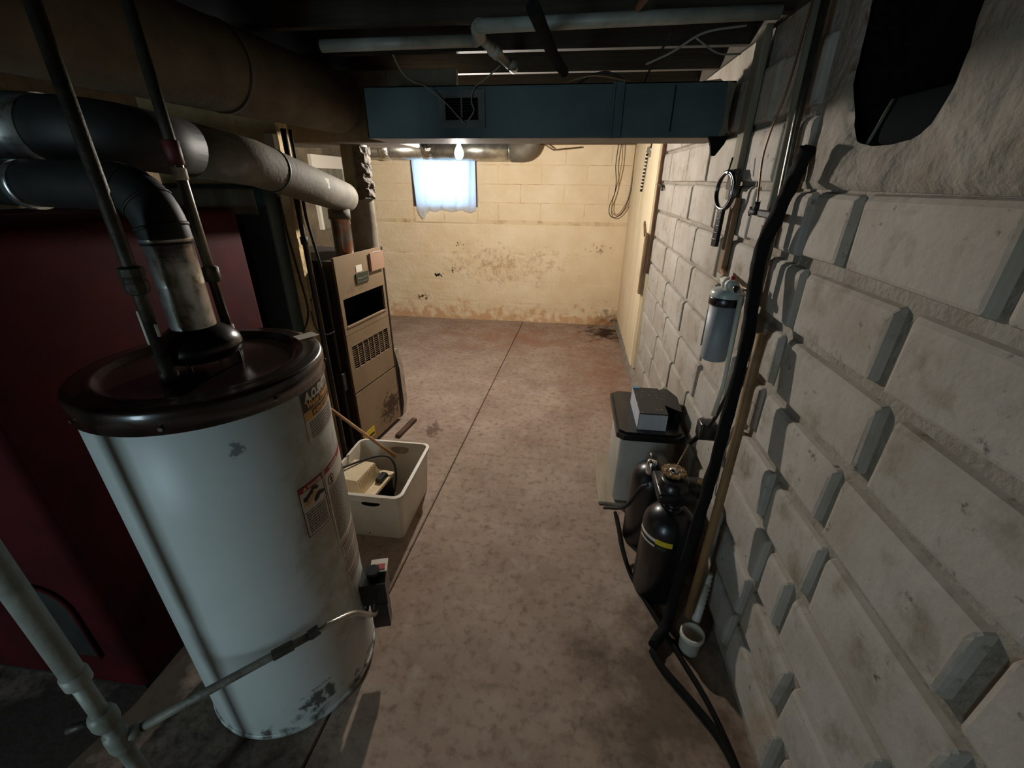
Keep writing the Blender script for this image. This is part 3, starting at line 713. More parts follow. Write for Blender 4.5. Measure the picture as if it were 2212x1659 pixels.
tag(MB().tube(smooth_path([(-1.405,2.175,1.02),(-1.395,2.165,.95),(-1.37,2.16,.905),(-1.335,2.18,.885),(-1.315,2.22,.89)], 8), .0035, 6).build('cord_branch', 'cord_black'),
    'thin dark cord looping from the pier toward the furnace', 'cord')
tag(MB().box((-1.455,2.150,1.69), (-1.408,2.188,1.875)).build('wood_plank', 'paper_white'), 'short pale plank upright at the pier corner above the flue', 'plank')
gl = thing('gas_riser', 'dark vertical gas pipe between the plaster pier and the furnace', 'pipe', (-1.385,2.205,0))
MB().tube([(-1.385,2.205,.0),(-1.385,2.205,1.40),(-1.385,2.205,1.90)], .013, 12).build('riser', 'dark_steel', gl)
MB().lathe((-1.385,2.205), [(.013,1.37),(.019,1.373),(.019,1.41),(.013,1.413)], 12).build('coupling', 'dark_steel', gl)
gl = thing('conduit', 'slim dark conduit with a small box beside the furnace flank', 'conduit', (-1.335,2.245,0))
MB().tube([(-1.335,2.245,.0),(-1.335,2.245,1.2),(-1.375,2.245,1.5),(-1.375,2.245,1.90)], .008, 10).build('tube', 'dark_steel', gl)
MB().rbox((-1.36,2.215,.50),(-1.312,2.262,.62), .004, 1).build('junction_box', 'dark_steel', gl)

# ================================================================== FURNACE
A = Vector((-1.29,2.29,0)); B = Vector((-1.213,2.78,0)); FW = (B-A).length; FD = (B-A).normalized(); FN = Vector((FD.y,-FD.x,0))
fu = thing('furnace', 'tan upright gas furnace with louvred front panel', 'furnace', tuple((A+B)/2-FN*.3))
def F(u, n, z): return A+FD*u+FN*n+Vector((0,0,z))
def fbox(u0, u1, n0, n1, z0, z1):
    return MB().obox(F((u0+u1)/2,(n0+n1)/2,(z0+z1)/2), FD*(u1-u0)/2, FN*(n1-n0)/2, up*(z1-z0)/2)
sd = MB(); t = .012
for a in ((0,t,-.62,-.004,.03,1.27),(FW-t,FW,-.62,-.004,.03,1.27),(t,FW-t,-.62,-.608,.03,1.27),(t,FW-t,-.608,-.004,1.255,1.27),(t,FW-t,-.608,-.004,.03,.045)):
    q = fbox(*a); sd.add(q.v, q.f)
sd.build('cabinet', 'furnace_side', fu)
# upper panel with an opening, louvres below, lower door
def frame_panel(name, u0, u1, z0, z1, hu0, hu1, hz0, hz1, th=.014):
    m = MB()
    for a in ((u0,u1,-th,0,hz1,z1),(u0,u1,-th,0,z0,hz0),(u0,hu0,-th,0,hz0,hz1),(hu1,u1,-th,0,hz0,hz1)):
        q = fbox(*a); m.add(q.v, q.f)
    return m.build(name, 'furnace_tan', fu)
up_ = frame_panel('burner_panel', .004, FW-.012, .835, 1.29, .030, FW-.040, .885, 1.05)
fbox(.02, FW-.03, -.16, -.15, .86, 1.07).build('burner_compartment', 'dark', fu)
fbox(.030, FW-.040, -.012, .004, .878, .886).build('opening_lip', 'furnace_tan', up_)
mid = frame_panel('louvre_panel', .004, FW-.012, .455, .832, .040, FW-.05, .605, .755)
fbox(.03, FW-.04, -.05, -.045, .59, .77).build('filter_screen', 'furnace_side', mid)
for c in range(1, 7):
    u = .040 + (FW-.09)*c/7; fbox(u-.0045, u+.0045, -.013, -.001, .605, .755).build('mullion', 'furnace_tan', mid)
for r_ in range(1, 11):
    z = .605+.15*r_/11
    MB().obox(F(FW/2-.005,-.009,z), FD*(FW-.09)/2, FN*.005+up*.0012, up*.0014).build('louvre_slat', 'furnace_tan', mid)
low = fbox(.004, FW-.012, -.014, .002, .035, .445).build('blower_door', 'furnace_tan', fu)
fbox(FW-.012, FW, -.014, .003, .03, 1.29).build('edge_trim', 'furnace_side', fu)
fbox(.0, .004, -.014, .001, .03, 1.29).build('edge_trim', 'raw_wood', fu)
np_ = fbox(.175, .300, 0, .006, 1.112, 1.172).build('nameplate', 'plate_green', up_)
fbox(.180, .295, .006, .0075, 1.117, 1.120).build('plate_line', 'duct_frame', np_)
for q, (u0, u1, z0, z1) in enumerate(((.19,.225,1.138,1.156),(.228,.25,1.136,1.150),(.253,.285,1.140,1.158))):
    fbox(u0, u1, .006, .0072, z0, z0+.006).build('plate_mark', 'dusty_metal', np_)
fbox(.190, .250, 0, .002, 1.178, 1.218).build('rating_sticker', 'paper_white', up_)
cd = MB().obox(F(.405,.008,1.215), FD*.072, FN*.003+FD*.006, up*.055).build('taped_card', 'card_brown', up_)
fbox(.37, .45, .009, .011, 1.262, 1.272).build('tape', 'paper_white', up_)
fbox(.02, .14, .002, .004, .075, .145).build('warning_sticker', 'label_yellow', low)
fbox(.03, .13, .004, .005, .09, .105).build('sticker_mark', 'label_black', low)
# flue of the furnace
fp_ = thing('flue_pipe', 'long dusty flue pipe from furnace, sloping over the cabinet', 'pipe', (-1.32,2.52,1.27))
MB().lathe((-1.325,2.50), [(.052,1.275),(.052,1.47),(.055,1.472),(.055,1.50)], 28).build('collar', 'rusty_collar', fp_)
pts = bend_path((-1.325,2.50,1.46), (-1.318,2.52,1.600), (-1.215,1.72,1.742), .07, 8)[:-1]
pts = pts[:1]+pts[1:]
MB().tube([(-1.325,2.50,1.475),(-1.325,2.505,1.53)], .060, 28).build('tee_branch', 'dusty_duct', fp_)
run = [(-1.325,2.585,1.588),(-1.318,2.57,1.590),(-1.262,2.12,1.665),(-1.235,1.72,1.740),(-1.248,1.42,1.772)]
MB().tube(run, [.070,.082,.083,.083,.083], 28).build('run', 'dusty_duct', fp_)
MB().tube([(-1.243,1.84,1.717),(-1.242,1.83,1.719)], .086, 28).build('joint_band', 'dark_steel', fp_)
MB().tube(bend_path((-1.248,1.43,1.771),(-1.262,1.20,1.795),(-2.5,1.22,1.86),.14,10), .084, 28).build('elbow_run', 'dark_steel', fp_)
MB().tube([(-1.445,1.203,1.8046),(-1.80,1.2087,1.8232)], .088, 28).build('bright_section', 'galvanised', fp_)
q = Vector((-1.262+.083*.95,2.12,1.665))
MB().obox(Vector((-1.188,2.16,1.668)), Vector((.001,0,.0)), Vector((.002,.028,-.004)), up*.022).build('paper_sticker', 'paper_white', fp_)

# return air box behind the furnace
rb = thing('return_air_box', 'pale sheet metal return air box on the floor behind the furnace', 'duct', (-1.4,2.9,0))
MB().prism([(-1.225,2.84,0),(-1.205,2.84,.12),(-1.212,2.84,.40),(-1.235,2.84,.535),(-1.75,2.90,.535),(-1.75,2.90,0)], (0,.07,0)).build('casing', 'galvanised_bright', rb)
tag(MB().obox((-1.125,2.64,.012), Vector((.020,.125,0)), Vector((.019,-.003,0)), up*.012).build('wood_strip', 'sill_wood'), 'short brown wood strip on the floor at the furnace foot', 'wood strip')

# ================================================================== DUCTS OVERHEAD
bd = thing('round_duct', 'large dusty round air duct under the joists, upper left', 'duct', (-1.27,1.8,1.90))
MB().tube([(-1.29,.7,2.04),(-1.285,1.6,2.042),(-1.255,2.50,2.045)], .140, 36, cap=False).build('barrel', 'dusty_duct', bd)
MB().tube([(-1.255,2.495,2.045),(-1.253,2.53,2.045),(-1.252,2.55,2.045)], [.140,.130,.09], 36).build('end_cap', 'dusty_duct', bd)
MB().tube([(-1.28,1.70,2.0425),(-1.279,1.715,2.0425)], .143, 36).build('seam_ring', 'dusty_duct', bd)
vd = thing('supply_duct', 'vertical round dusty duct standing on the furnace top', 'duct', (-1.302,2.75,1.27))
MB().lathe((-1.302,2.75), [(.078,1.272),(.078,1.60),(.0795,1.602),(.078,1.605),(.076,1.866)], 28).build('stack', 'dusty_metal', vd)
vs = []; fs = []; n = 22; k_ = 9
for i in range(n+1):
    z = 1.855-.28*i/n; wv = .010*mnoise.noise(Vector((i*.5,2,7)))
    for j in range(k_+1):
        a = math.radians(-70+120*j/k_); r = .086+.018*mnoise.noise(Vector((i*.35,j*.6,4)))+.006*(i/n)
        if j == k_: r += .02*mnoise.noise(Vector((i*.9,3,1)))
        vs.append((-1.302+r*math.cos(a)+wv, 2.75+r*math.sin(a), z+.012*mnoise.noise(Vector((i*.4,j*.7,8)))))
for i in range(n):
    for j in range(k_):
        if (i in (13,14,15,16)) and j in (6,): continue
        fs.append((i*(k_+1)+j, i*(k_+1)+j+1, (i+1)*(k_+1)+j+1, (i+1)*(k_+1)+j))
MB().add(vs, fs).build('torn_wrapping', 'torn_wrap', vd)
pl = thing('plenum', 'olive metal plenum box above the furnace, behind the trunk duct', 'duct', (-1.38,2.8,1.866))
MB().rbox((-1.78,2.556,1.866), (-.98,3.0,2.19), .006, 1).build('box', 'dusty_metal', pl)
MB().rbox((-.985,2.556,1.871), (-.62,2.602,2.19), .003, 1).build('light_blocker', 'dusty_metal', pl)  # unseen panel added to keep bulb light off the round duct
td_ = thing('trunk_duct', 'blue-grey rectangular trunk duct crossing under the joists', 'duct', (-.16,2.385,1.86))
DX0, DX1, DY0, DY1, DZ0, DZ1 = -.97, .635, 2.22, 2.55, 1.862, 2.062
gx0, gx1, gz0, gz1 = -.592, -.442, 1.930, 2.015
m = MB(); m.box((DX0,DY0,DZ0),(gx0,DY0+.004,DZ1)); m.box((gx1,DY0,DZ0),(DX1,DY0+.004,DZ1)); m.box((gx0,DY0,DZ0),(gx1,DY0+.004,gz0)); m.box((gx0,DY0,gz1),(gx1,DY0+.004,DZ1))
m.box((DX0,DY1-.004,DZ0),(DX1,DY1,DZ1)); m.box((DX0,DY0,DZ1-.004),(DX1,DY1,DZ1)); m.box((DX0,DY0,DZ0),(DX0+.004,DY1,DZ1)); m.box((DX1-.004,DY0,DZ0),(DX1,DY1,DZ1))
m.build('casing', 'duct_blue', td_)
MB().box((DX0,DY0+.002,DZ0-.003),(DX1,DY1-.002,DZ0+.001)).build('underside', 'dusty_metal', td_)
vg = MB(); f_ = .030
vg.box((gx0-f_,DY0-.006,gz0-f_),(gx1+f_,DY0,gz0)); vg.box((gx0-f_,DY0-.006,gz1),(gx1+f_,DY0,gz1+f_)); vg.box((gx0-f_,DY0-.006,gz0),(gx0,DY0,gz1)); vg.box((gx1,DY0-.006,gz0),(gx1+f_,DY0,gz1))
vg = vg.build('vent_frame', 'duct_frame', td_)
MB().box((-.522,DY0-.002,gz0),(-.515,DY0+.006,gz1)).build('vent_divider', 'duct_frame', vg)
for q in range(7):
    z = gz0+.006+q*.0115; MB().obox(((gx0+gx1)/2,DY0+.012,z), Vector((.075,0,0)), Vector((0,.006,.004)), Vector((0,0,.0008))).build('vent_blade', 'furnace_side', vg)
m = MB(); m.box((.140,DY0-.012,DZ0-.004),(.150,DY0,DZ1+.002)); m.box((.150,DY0-.006,DZ0-.004),(.180,DY0,DZ1+.002)); m.box((.180,DY0-.010,DZ0-.004),(.188,DY0,DZ1+.002))
m.build('drive_cleat', 'duct_blue', td_)
MB().box((.395,DY0-.001,DZ0+.02),(.400,DY0+.001,DZ1-.01)).build('seam_gap', 'dark', td_)
MB().prism([(.600,DY0-.004,DZ1),(.635,DY0-.004,DZ1-.01),(.625,DY0-.004,1.95),(.637,DY0-.004,1.88),(.59,DY0-.004,1.845),(.61,DY0-.004,1.90)], (0,.012,0)).build('torn_flange', 'dusty_metal', td_)
MB().prism([(.56,DY0-.01,1.862),(.64,DY0-.01,1.865),(.63,DY0-.01,1.835),(.60,DY0-.01,1.790),(.585,DY0-.01,1.79),(.575,DY0-.01,1.83)], (0,.02,0)).build('hanging_flap', 'dark', td_)

# joist-level pipes and cables
def pipe_thing(name, label, parts, cat='pipe'):
    t = thing(name, label, cat, parts[0][1][0])
    for (n_, p_, r_, m_) in parts: MB().tube(p_, r_, 14).build(n_, m_, t)
    return t
t = pipe_thing('drain_pipe', 'pale drain pipe with tee running across under the joists', [
    ('run', [(-1.0,1.95,2.150),(-.40,1.965,2.158)], .021, 'painted_pipe'),
    ('offset_piece', [(-.40,1.965,2.158),(-.372,1.93,2.160),(-.365,1.84,2.160),(-.35,1.81,2.160)], .023, 'painted_pipe'),
    ('run', [(-.36,1.815,2.160),(.12,1.80,2.163),(.60,1.785,2.166)], .021, 'painted_pipe'),
    ('branch', [(-.375,1.955,2.16),(-.335,2.16,2.15),(-.30,2.36,2.14)], .017, 'painted_pipe')])
MB().tube([(-.317,2.27,2.144),(-.285,2.28,2.146)], .022, 12).build('branch_elbow', 'painted_pipe', t)
MB().tube([(-.352,2.07,2.154),(-.340,2.13,2.151)], .024, 12).build('coupling', 'painted_pipe', t)
tag(MB().tube([(-.14,1.50,2.115),(-.105,1.95,2.105),(-.07,2.205,2.10)], .020, 14).build('black_hose', 'black_rubber'), 'thick black hose sloping down to the trunk duct top', 'hose')
tag(MB().tube([(.20,1.55,2.185),(.165,1.765,2.182)], .012, 10).build('pipe_strap', 'raw_wood'), 'short pale strap over the drain pipe right run', 'strap')
tag(MB().tube(smooth_path([(-.72,1.96,2.12),(-.70,1.99,2.07),(-.68,2.06,2.05),(-.66,2.16,2.05),(-.58,2.205,1.99),(-.535,2.205,1.945),(-.50,2.208,1.915)], 8), .003, 6).build('loose_string', 'string_grey'), 'frayed grey string from the left drain pipe to the duct vent', 'string')
tag(MB().tube(smooth_path([(-.335,2.17,2.12),(-.40,2.19,2.08),(-.455,2.205,2.05),(-.47,2.205,2.0),(-.46,2.205,1.965),(-.49,2.208,1.925)], 8), .003, 6).build('loose_string', 'string_grey'), 'frayed grey string from the pipe branch to the duct vent', 'string')
for i, (lab_, pts_, r_, m_) in enumerate((
    ('pale cable arching through the joists at upper right', [(.25,2.10,2.10),(.33,2.02,2.12),(.42,1.96,2.16),(.55,1.93,2.17)], .004, 'string_grey'),
    ('thin wire crossing at the drain pipe right end', [(.40,1.98,2.15),(.50,2.05,2.12),(.60,2.12,2.13)], .0035, 'string_grey'),
    ('dark cable looped on top of the trunk duct', [(-.02,2.30,2.068),(.05,2.28,2.10),(.12,2.26,2.105),(.19,2.25,2.07)], .005, 'cord_black'),
    ('dark cable standing up from the duct near its cleat', [(.27,2.25,2.065),(.28,2.20,2.10),(.30,2.12,2.14),(.33,2.05,2.19)], .005, 'cord_black'),
    ('tan cable lying along the top of the trunk duct', [(-.10,2.30,2.066),(.0,2.25,2.085),(.08,2.24,2.090),(.22,2.24,2.066)], .004, 'cord_tan'))):
    tag(MB().tube(smooth_path(pts_, 8), r_, 6).build('cable', m_), lab_, 'cable')
tag(MB().prism([(.50,2.32,2.066),(.60,2.28,2.066),(.62,2.42,2.10),(.56,2.46,2.10)], (0,0,.004)).build('lit_wall_patch', 'paper_white'), 'pale patch painted in for the lit wall at the trunk duct end', 'patch')  # pale sheet stands in for lit wall seen past the duct

# far round duct under the back ceiling
fd = thing('round_duct', 'shiny round metal duct along the top of the back wall above the window', 'duct', (-1.5,5.27,1.9))
def fdz(x): return 1.985-.006*(x+2.4)
MB().tube([(-2.6,5.27,fdz(-2.6)),(-1.62,5.27,fdz(-1.62))], .100, 32).build('section', 'galvanised_bright', fd)
MB().tube([(-1.62,5.27,fdz(-1.62)),(-.70,5.27,fdz(-.7))], .104, 32).build('section', 'galvanised_bright', fd)
MB().tube(bend_path((-.70,5.27,fdz(-.7)),(-.50,5.27,fdz(-.5)),(-.485,5.27,2.12),.10,8), .109, 32).build('elbow', 'dusty_metal', fd)
MB().tube([(-.72,5.27,fdz(-.7)),(-.70,5.27,fdz(-.7))], .108, 32).build('seam_ring', 'galvanised_bright', fd)
for x in (-2.12, -1.62): MB().tube([(x-.05,5.27,fdz(x)),(x-.02,5.268,fdz(x)),(x+.02,5.272,fdz(x)),(x+.06,5.27,fdz(x))], [.103,.112,.107,.105], 28, rfun=lambda r,i,a: r*(1+.03*math.sin(a*7+i))).build('foil_tape', 'foil', fd)
tag(MB().tube([(-.33,5.30,2.03),(-.24,5.36,1.985),(.06,5.42,2.015)], .008, 8).build('bent_rod', 'raw_wood'), 'pale bent rod under the ceiling right of the far duct', 'rod')

# ================================================================== LIGHT BULB
bx_, by_, bz_ = -.800, 3.30, 1.849
lb = thing('light_bulb', 'bare glowing light bulb hanging in its socket', 'light bulb', (bx_, by_, bz_-.04))
prof = [(0,bz_-.036),(.012,bz_-.034),(.022,bz_-.026),(.029,bz_-.010),(.030,bz_+.004),(.027,bz_+.018),(.020,bz_+.034),(.014,bz_+.046),(.0125,bz_+.054)]
MB().lathe((bx_,by_), prof, 20).build('bulb', 'bulb_glow', lb)
MB().lathe((bx_,by_), [(.0135,bz_+.050),(.0135,bz_+.066),(.021,bz_+.068),(.022,bz_+.10),(.03,bz_+.105),(.03,bz_+.125),(0,bz_+.125)], 20).build('socket', 'socket_brass', lb)
MB().tube([(bx_,by_,bz_+.12),(bx_,by_,2.421)], .005, 8).build('drop_cord', 'cord_black', lb)

# ================================================================== CURTAIN
def curtain():
    nx, nz = 60, 40; vs = []; fs = []
    for j in range(nz+1):
        t = j/nz
        for i in range(nx+1):
            s = i/nx; x = -1.905+.765*s
            zb = 1.352 - .012*math.sin(s*23) - .10*max(0, 1-abs(s-.12)/.14)**1.2 - (.02 if s > .6 else 0)*(s-.6)
            x += .03*t*max(0, 1-s*2.2)
            zt = 1.985 - .02*abs(math.sin(s*PI*5))
            z = zt+(zb-zt)*t
            yv = 5.452 + .008*math.sin(s*31+t*1.5) + .005*math.sin(s*57+2*t) - .012*t*max(0, 1-abs(s-.12)/.2)
            vs.append((x, yv, z))
    for j in range(nz):
        for i in range(nx):
            a = j*(nx+1)+i; fs.append((a, a+1, a+nx+2, a+nx+1))
    return MB().add(vs, fs, True)
cu = thing('curtain', 'ragged white lace curtain over the back wall window', 'curtain', (-1.52,5.45,1.26))
curtain().build('lace_panel', 'lace', cu)
MB().tube([(-1.93,5.462,1.975),(-1.12,5.462,1.970)], .004, 8).build('curtain_wire', 'steel_pipe', cu)
vs = []; fs = []
for i in range(61):
    s = i/60; x = -1.905+.765*s
    zb = 1.352 - .012*math.sin(s*23) - .10*max(0, 1-abs(s-.12)/.14)**1.2 - (.02 if s > .6 else 0)*(s-.6); x += .03*max(0, 1-s*2.2)
    yv = 5.446 + .008*math.sin(s*31+1.5) + .005*math.sin(s*57+2) - .012*max(0, 1-abs(s-.12)/.2)
    vs += [(x, yv, zb+.030), (x, yv, zb-.006+.006*math.sin(i*1.9))]
for i in range(60): fs.append((2*i, 2*i+2, 2*i+3, 2*i+1))
MB().add(vs, fs, True).build('lace_hem', 'lace', cu)

# ================================================================== CRATE WITH PUMP
cr = thing('plastic_bin', 'white open plastic bin on the floor between heater and furnace', 'bin', (-.95,1.80,0))
def bin_mesh():
    m = MB(); t = .010
    def ring(x0, x1, y0, y1, z, r, n=5):
        out = []
        for cx, cy, a in ((x1-r,y0+r,-PI/2),(x1-r,y1-r,0),(x0+r,y1-r,PI/2),(x0+r,y0+r,PI)):
            for k in range(n+1):
                q = a+PI/2*k/n; out.append((cx+r*math.cos(q), cy+r*math.sin(q), z))
        return out
    rings = [ring(-1.135,-.762,1.59,2.02,0,.03), ring(-1.145,-.752,1.577,2.03,.14,.035), ring(-1.155,-.744,1.567,2.038,.268,.04),
             ring(-1.166,-.733,1.556,2.049,.270,.045), ring(-1.166,-.733,1.556,2.049,.290,.045),
             ring(-1.150,-.749,1.572,2.033,.292,.035), ring(-1.148,-.751,1.574,2.031,.262,.035), ring(-1.13,-.768,1.60,2.01,.012,.025)]
    n = len(rings[0]); vs = [p for r in rings for p in r]; fs = []
    for i in range(len(rings)-1):
        for k in range(n): fs.append((i*n+k, i*n+(k+1) % n, (i+1)*n+(k+1) % n, (i+1)*n+k))
    fs.append(list(range(n))[::-1]); fs.append([(len(rings)-1)*n+k for k in range(n)])
    return m.add(vs, fs)
bn = bin_mesh().build('shell', 'crate_white', cr)
def slot(cx, y, z, w_, h, d, mtl, name):
    pts = [(cx+w_*math.cos(t), y, z+(h*math.sin(t) if math.sin(t) < 0 else h*.35*math.sin(t))) for t in [2*PI*k/18 for k in range(18)]]
    return MB().prism(pts, (0, d, 0)).build(name, mtl, cr)
slot(-.895, 1.5595, .242, .048, .016, .004, 'dark', 'handle_slot')
slot(-.92, 2.027, .250, .055, .035, .010, 'concrete', 'handle_slot')
MB().rbox((-1.0,1.551,.255),(-.83,1.558,.291), .003, 1).build('grip', 'crate_white', cr)
pu = thing('condensate_pump', 'cream condensate pump with ribbed cover standing in the bin', 'pump', (-1.02,1.73,.02))
Rz = Matrix.Rotation(math.radians(-8), 4, 'Z')
def pbox(x0,x1,y0,y1,z0,z1,tx=0,ty=0):
    c = Vector((-1.02,1.73,0)); vs = []
    for z, k in ((z0,0),(z1,1)):
        for (x,y) in ((x0+tx*k,y0+ty*k),(x1-tx*k,y0+ty*k),(x1-tx*k,y1-ty*k),(x0+tx*k,y1-ty*k)):
            vs.append(c + Rz @ Vector((x,y,z)))
    return MB().add(vs, [(0,3,2,1),(4,5,6,7),(0,1,5,4),(1,2,6,5),(2,3,7,6),(3,0,4,7)])
pbox(-.10,.10,-.13,.13,.014,.20).build('tank', 'black_plastic', pu)
pbox(-.112,.112,-.125,.142,.20,.216).build('deck', 'pump_cream', pu)
cov = pbox(-.10,.055,-.105,.10,.216,.305,.018,.02).build('cover', 'pump_cream', pu)
for k in range(9):
    y = -.09+.02*k; pbox(.036,.052,y-.004,y+.004,.22,.3055,.006,0).build('rib', 'pump_cream', cov)
pbox(.06,.10,.03,.10,.216,.24,.004,.004).build('check_valve', 'black_plastic', pu)
tag(MB().tube(smooth_path([(-1.19,1.62,.345),(-1.12,1.70,.325),(-1.02,1.83,.310),(-.94,1.88,.300),(-.895,1.87,.27),(-.875,1.84,.20),(-.88,1.80,.12)],8), .006, 8).build('pump_cord', 'cord_black'), 'black cord draped over the pump in the bin', 'cord')
tag(MB().tube([(-.905,1.93,.262),(-1.12,1.965,.402),(-1.34,2.0,.545)], .009, 10).build('wooden_stick', 'stick_wood'), 'brown wooden stick leaning out of the white bin', 'stick')
tag(MB().rbox((-.885,1.70,.014),(-.79,1.90,.045), .006, 1).build('black_tray', 'black_plastic'), 'flat black tray at the bottom of the white bin', 'tray')

# ================================================================== WATER SOFTENER
so = thing('water_softener', 'twin black tank water softener beside the block wall', 'water softener', (.48,1.6,0))
T1, T2 = (.492,1.475), (.472,1.775)
def tank(c, h, r, name='tank'):
    pr = [(0,.0),(r*.9,.0),(r,.012),(r,h-.10)] + [(r*math.cos(t), h-.10+.10*math.sin(t)) for t in [PI/2*k/8 for k in range(1,8)]] + [(.03,h+.0),(.03,h+.02),(0,h+.02)]
    return MB().lathe(c, pr, 36).build(name, 'black_plastic', so)
t1 = tank(T1, .47, .108); t2 = tank(T2, .47, .104)
def band(c, r, a0, a1, z0, z1, mtl, name, par):
    vs = []; fs = []
    for i in range(9):
        a = math.radians(a0+(a1-a0)*i/8); vs += [(c[0]+r*math.cos(a), c[1]+r*math.sin(a), z0), (c[0]+r*math.cos(a), c[1]+r*math.sin(a), z1)]
    for i in range(8): fs.append((2*i, 2*i+2, 2*i+3, 2*i+1))
    return MB().add(vs, fs, True).build(name, mtl, par)
band(T1, .1088, 175, 232, .344, .360, 'paper_white', 'label_stripe', t1); band(T1, .1088, 232, 268, .338, .364, 'label_yellow', 'label_stripe', t1)
band(T1, .1088, 185, 232, .318, .328, 'paper_white', 'label_stripe', t1); band(T1, .1088, 236, 256, .314, .332, 'plate_green', 'label_mark', t1)
hd = thing_head = MB().lathe((.492,1.515), [(0,.478),(.060,.478),(.066,.49),(.066,.55),(.056,.575),(.05,.58),(0,.58)], 24).build('valve_head', 'black_plastic', so)
gear = []
for k in range(28):
    a = 2*PI*k/28; rr = .046 if k % 2 else .052; gear.append((.49+rr*math.cos(a), 1.545+rr*math.sin(a), .588))
o = MB().prism(gear, (0,0,.010)).build('gear_wheel', 'rust_gold', hd)
MB().lathe((.49,1.545), [(.02,.598),(.018,.606),(0,.606)], 12).build('gear_hub', 'chrome', hd)
for k in range(6):
    a = 2*PI*k/6; MB().lathe((.49+.034*math.cos(a),1.545+.034*math.sin(a)), [(.006,.598),(.005,.603),(0,.603)], 8).build('gear_screw', 'chrome', hd)
MB().rbox((.42,1.44,.50),(.57,1.62,.545), .012, 2).build('valve_body', 'black_plastic', so)
MB().rbox((.53,1.49,.50),(.62,1.57,.56), .01, 2).build('bypass', 'black_plastic', so)
MB().tube([(.60,1.52,.56),(.60,1.52,.575)], .016, 14).build('bypass_knob', 'rust_gold', so)
MB().rbox((.445,1.62,.475),(.515,1.79,.525), .014, 2).build('crossover', 'black_plastic', so)
MB().tube(bend_path((.455,1.60,.515),(.43,1.72,.56),(.462,1.775,.485),.03,6), .016, 12).build('link_elbow', 'black_plastic', so)
MB().lathe((.425,1.655), [(.022,.50),(.022,.56),(.018,.565),(0,.565)], 14).build('cap', 'chrome', so)
tag(MB().tube(smooth_path([(.405,1.575,.49),(.375,1.585,.46),(.33,1.62,.32),(.262,1.70,.235),(.258,1.74,.20),(.30,1.76,.19),(.362,1.77,.20)],8), .0075, 10).build('brine_hose', 'cord_black'), 'short black brine hose looping out from the softener', 'hose')
tag(MB().tube(smooth_path([(.345,1.93,.01),(.352,1.80,.01),(.358,1.66,.01),(.385,1.50,.01),(.45,1.33,.01),(.52,1.16,.01),(.60,.95,.01),(.645,.70,.01)],8), .010, 10).build('floor_hose', 'black_rubber'), 'dark hose curving over the floor around the softener tanks', 'hose')
bt = thing('brine_tank', 'grey rectangular brine tank with black lid beside the block wall', 'tank', (.475,2.2,0))
MB().rbox((.330,2.005,.02),(.625,2.40,.49), .03, 3).build('body', 'brine_grey', bt)
vs = [(.300,1.955,.49),(.335,1.925,.49),(.60,1.925,.49),(.640,1.96,.49),(.640,2.40,.49),(.60,2.43,.49),(.335,2.43,.49),(.300,2.40,.49)]
MB().prism(vs, (0,0,.030)).build('lid', 'black_plastic', bt)
vs2 = [(.475+(x-.475)*.93, 2.18+(y-2.18)*.94, .519) for x,y,z in vs]
MB().prism(vs2, (0,0,.012)).build('lid_crown', 'black_plastic', bt)
tag(MB().rbox((.255,2.0,0),(.66,2.50,.019), .003, 1).build('base_board', 'pale_board'), 'pale wooden board under the grey brine tank', 'board')
bo = thing('cardboard_box', 'small dark printed box lying on the black tank lid', 'box', (.475,2.1,.531))
MB().box((.405,1.975,.531),(.545,2.28,.628)).build('carton', 'box_print', bo)
MB().box((.406,1.972,.533),(.544,1.975,.622)).build('end_flap', 'box_grey', bo)
MB().box((.4025,1.98,.533),(.405,2.275,.626)).build('side_face', 'box_grey', bo)
MB().box((.404,2.26,.6285),(.440,2.281,.631)).build('blue_corner', 'box_blue', bo)
tag(MB().prism([(.55,2.12,.533),(.63,2.05,.533),(.635,2.2,.545),(.60,2.33,.535),(.55,2.30,.533)], (0,0,.075)).build('black_bag', 'black_plastic'), 'crumpled black bag beside the small box on the tank lid', 'bag')

# ================================================================== RIGHT WALL PLUMBING
wbd = thing('wall_board', 'narrow grey wooden board fixed upright on the block wall', 'board', (.66,2.06,1.30))
MB().rbox((.645,2.03,1.62),(.672,2.11,2.2), .003, 1).build('painted_length', 'grey_board', wbd)
MB().rbox((.648,1.975,1.33),(.672,2.03,1.63), .003, 1).build('bare_length', 'raw_wood', wbd)
wrn = thing('filter_wrench', 'dark blue plastic ring wrench hanging on the wall board', 'wrench', (.615,1.99,1.46))
Rr = .062; RC = Vector((.618,2.03,1.655)); pl_u = Vector((-.25,.968,0)); 
MB().tube([RC+(pl_u*math.cos(a)*Rr + up*math.sin(a)*(Rr*1.14)) for a in [2*PI*k/32 for k in range(33)]], .009, 10, cap=False).build('ring', 'wrench_plastic', wrn)
MB().tube([RC+(pl_u*math.cos(a)*(Rr*.93) + up*math.sin(a)*(Rr*1.07))-Vector((.009,0,0)) for a in [2*PI*k/32 for k in range(33)]], .0022, 6, cap=False).build('ring_rim', 'chrome', wrn)
MB().obox(RC-up*(Rr+.078), Vector((.008,.002,0)), pl_u*.016, up*.078).build('handle', 'wrench_plastic', wrn)
for k in range(5):
    z = -Rr-.02-.027*k; MB().obox(RC+up*z-Vector((.009,0,0)), Vector((.002,0,0)), pl_u*.013, up*.002).build('handle_rib', 'wrench_plastic', wrn)
tag(MB().tube([(.60,1.985,1.715),(.61,1.995,1.775)], .0035, 8).build('nail', 'dark_steel'), 'long thin nail holding the ring wrench', 'nail')
tag(MB().rbox((.628,2.0,1.66),(.650,2.07,1.735), .003, 1).build('mount_block', 'black_plastic'), 'black mounting block behind the ring wrench', 'block')
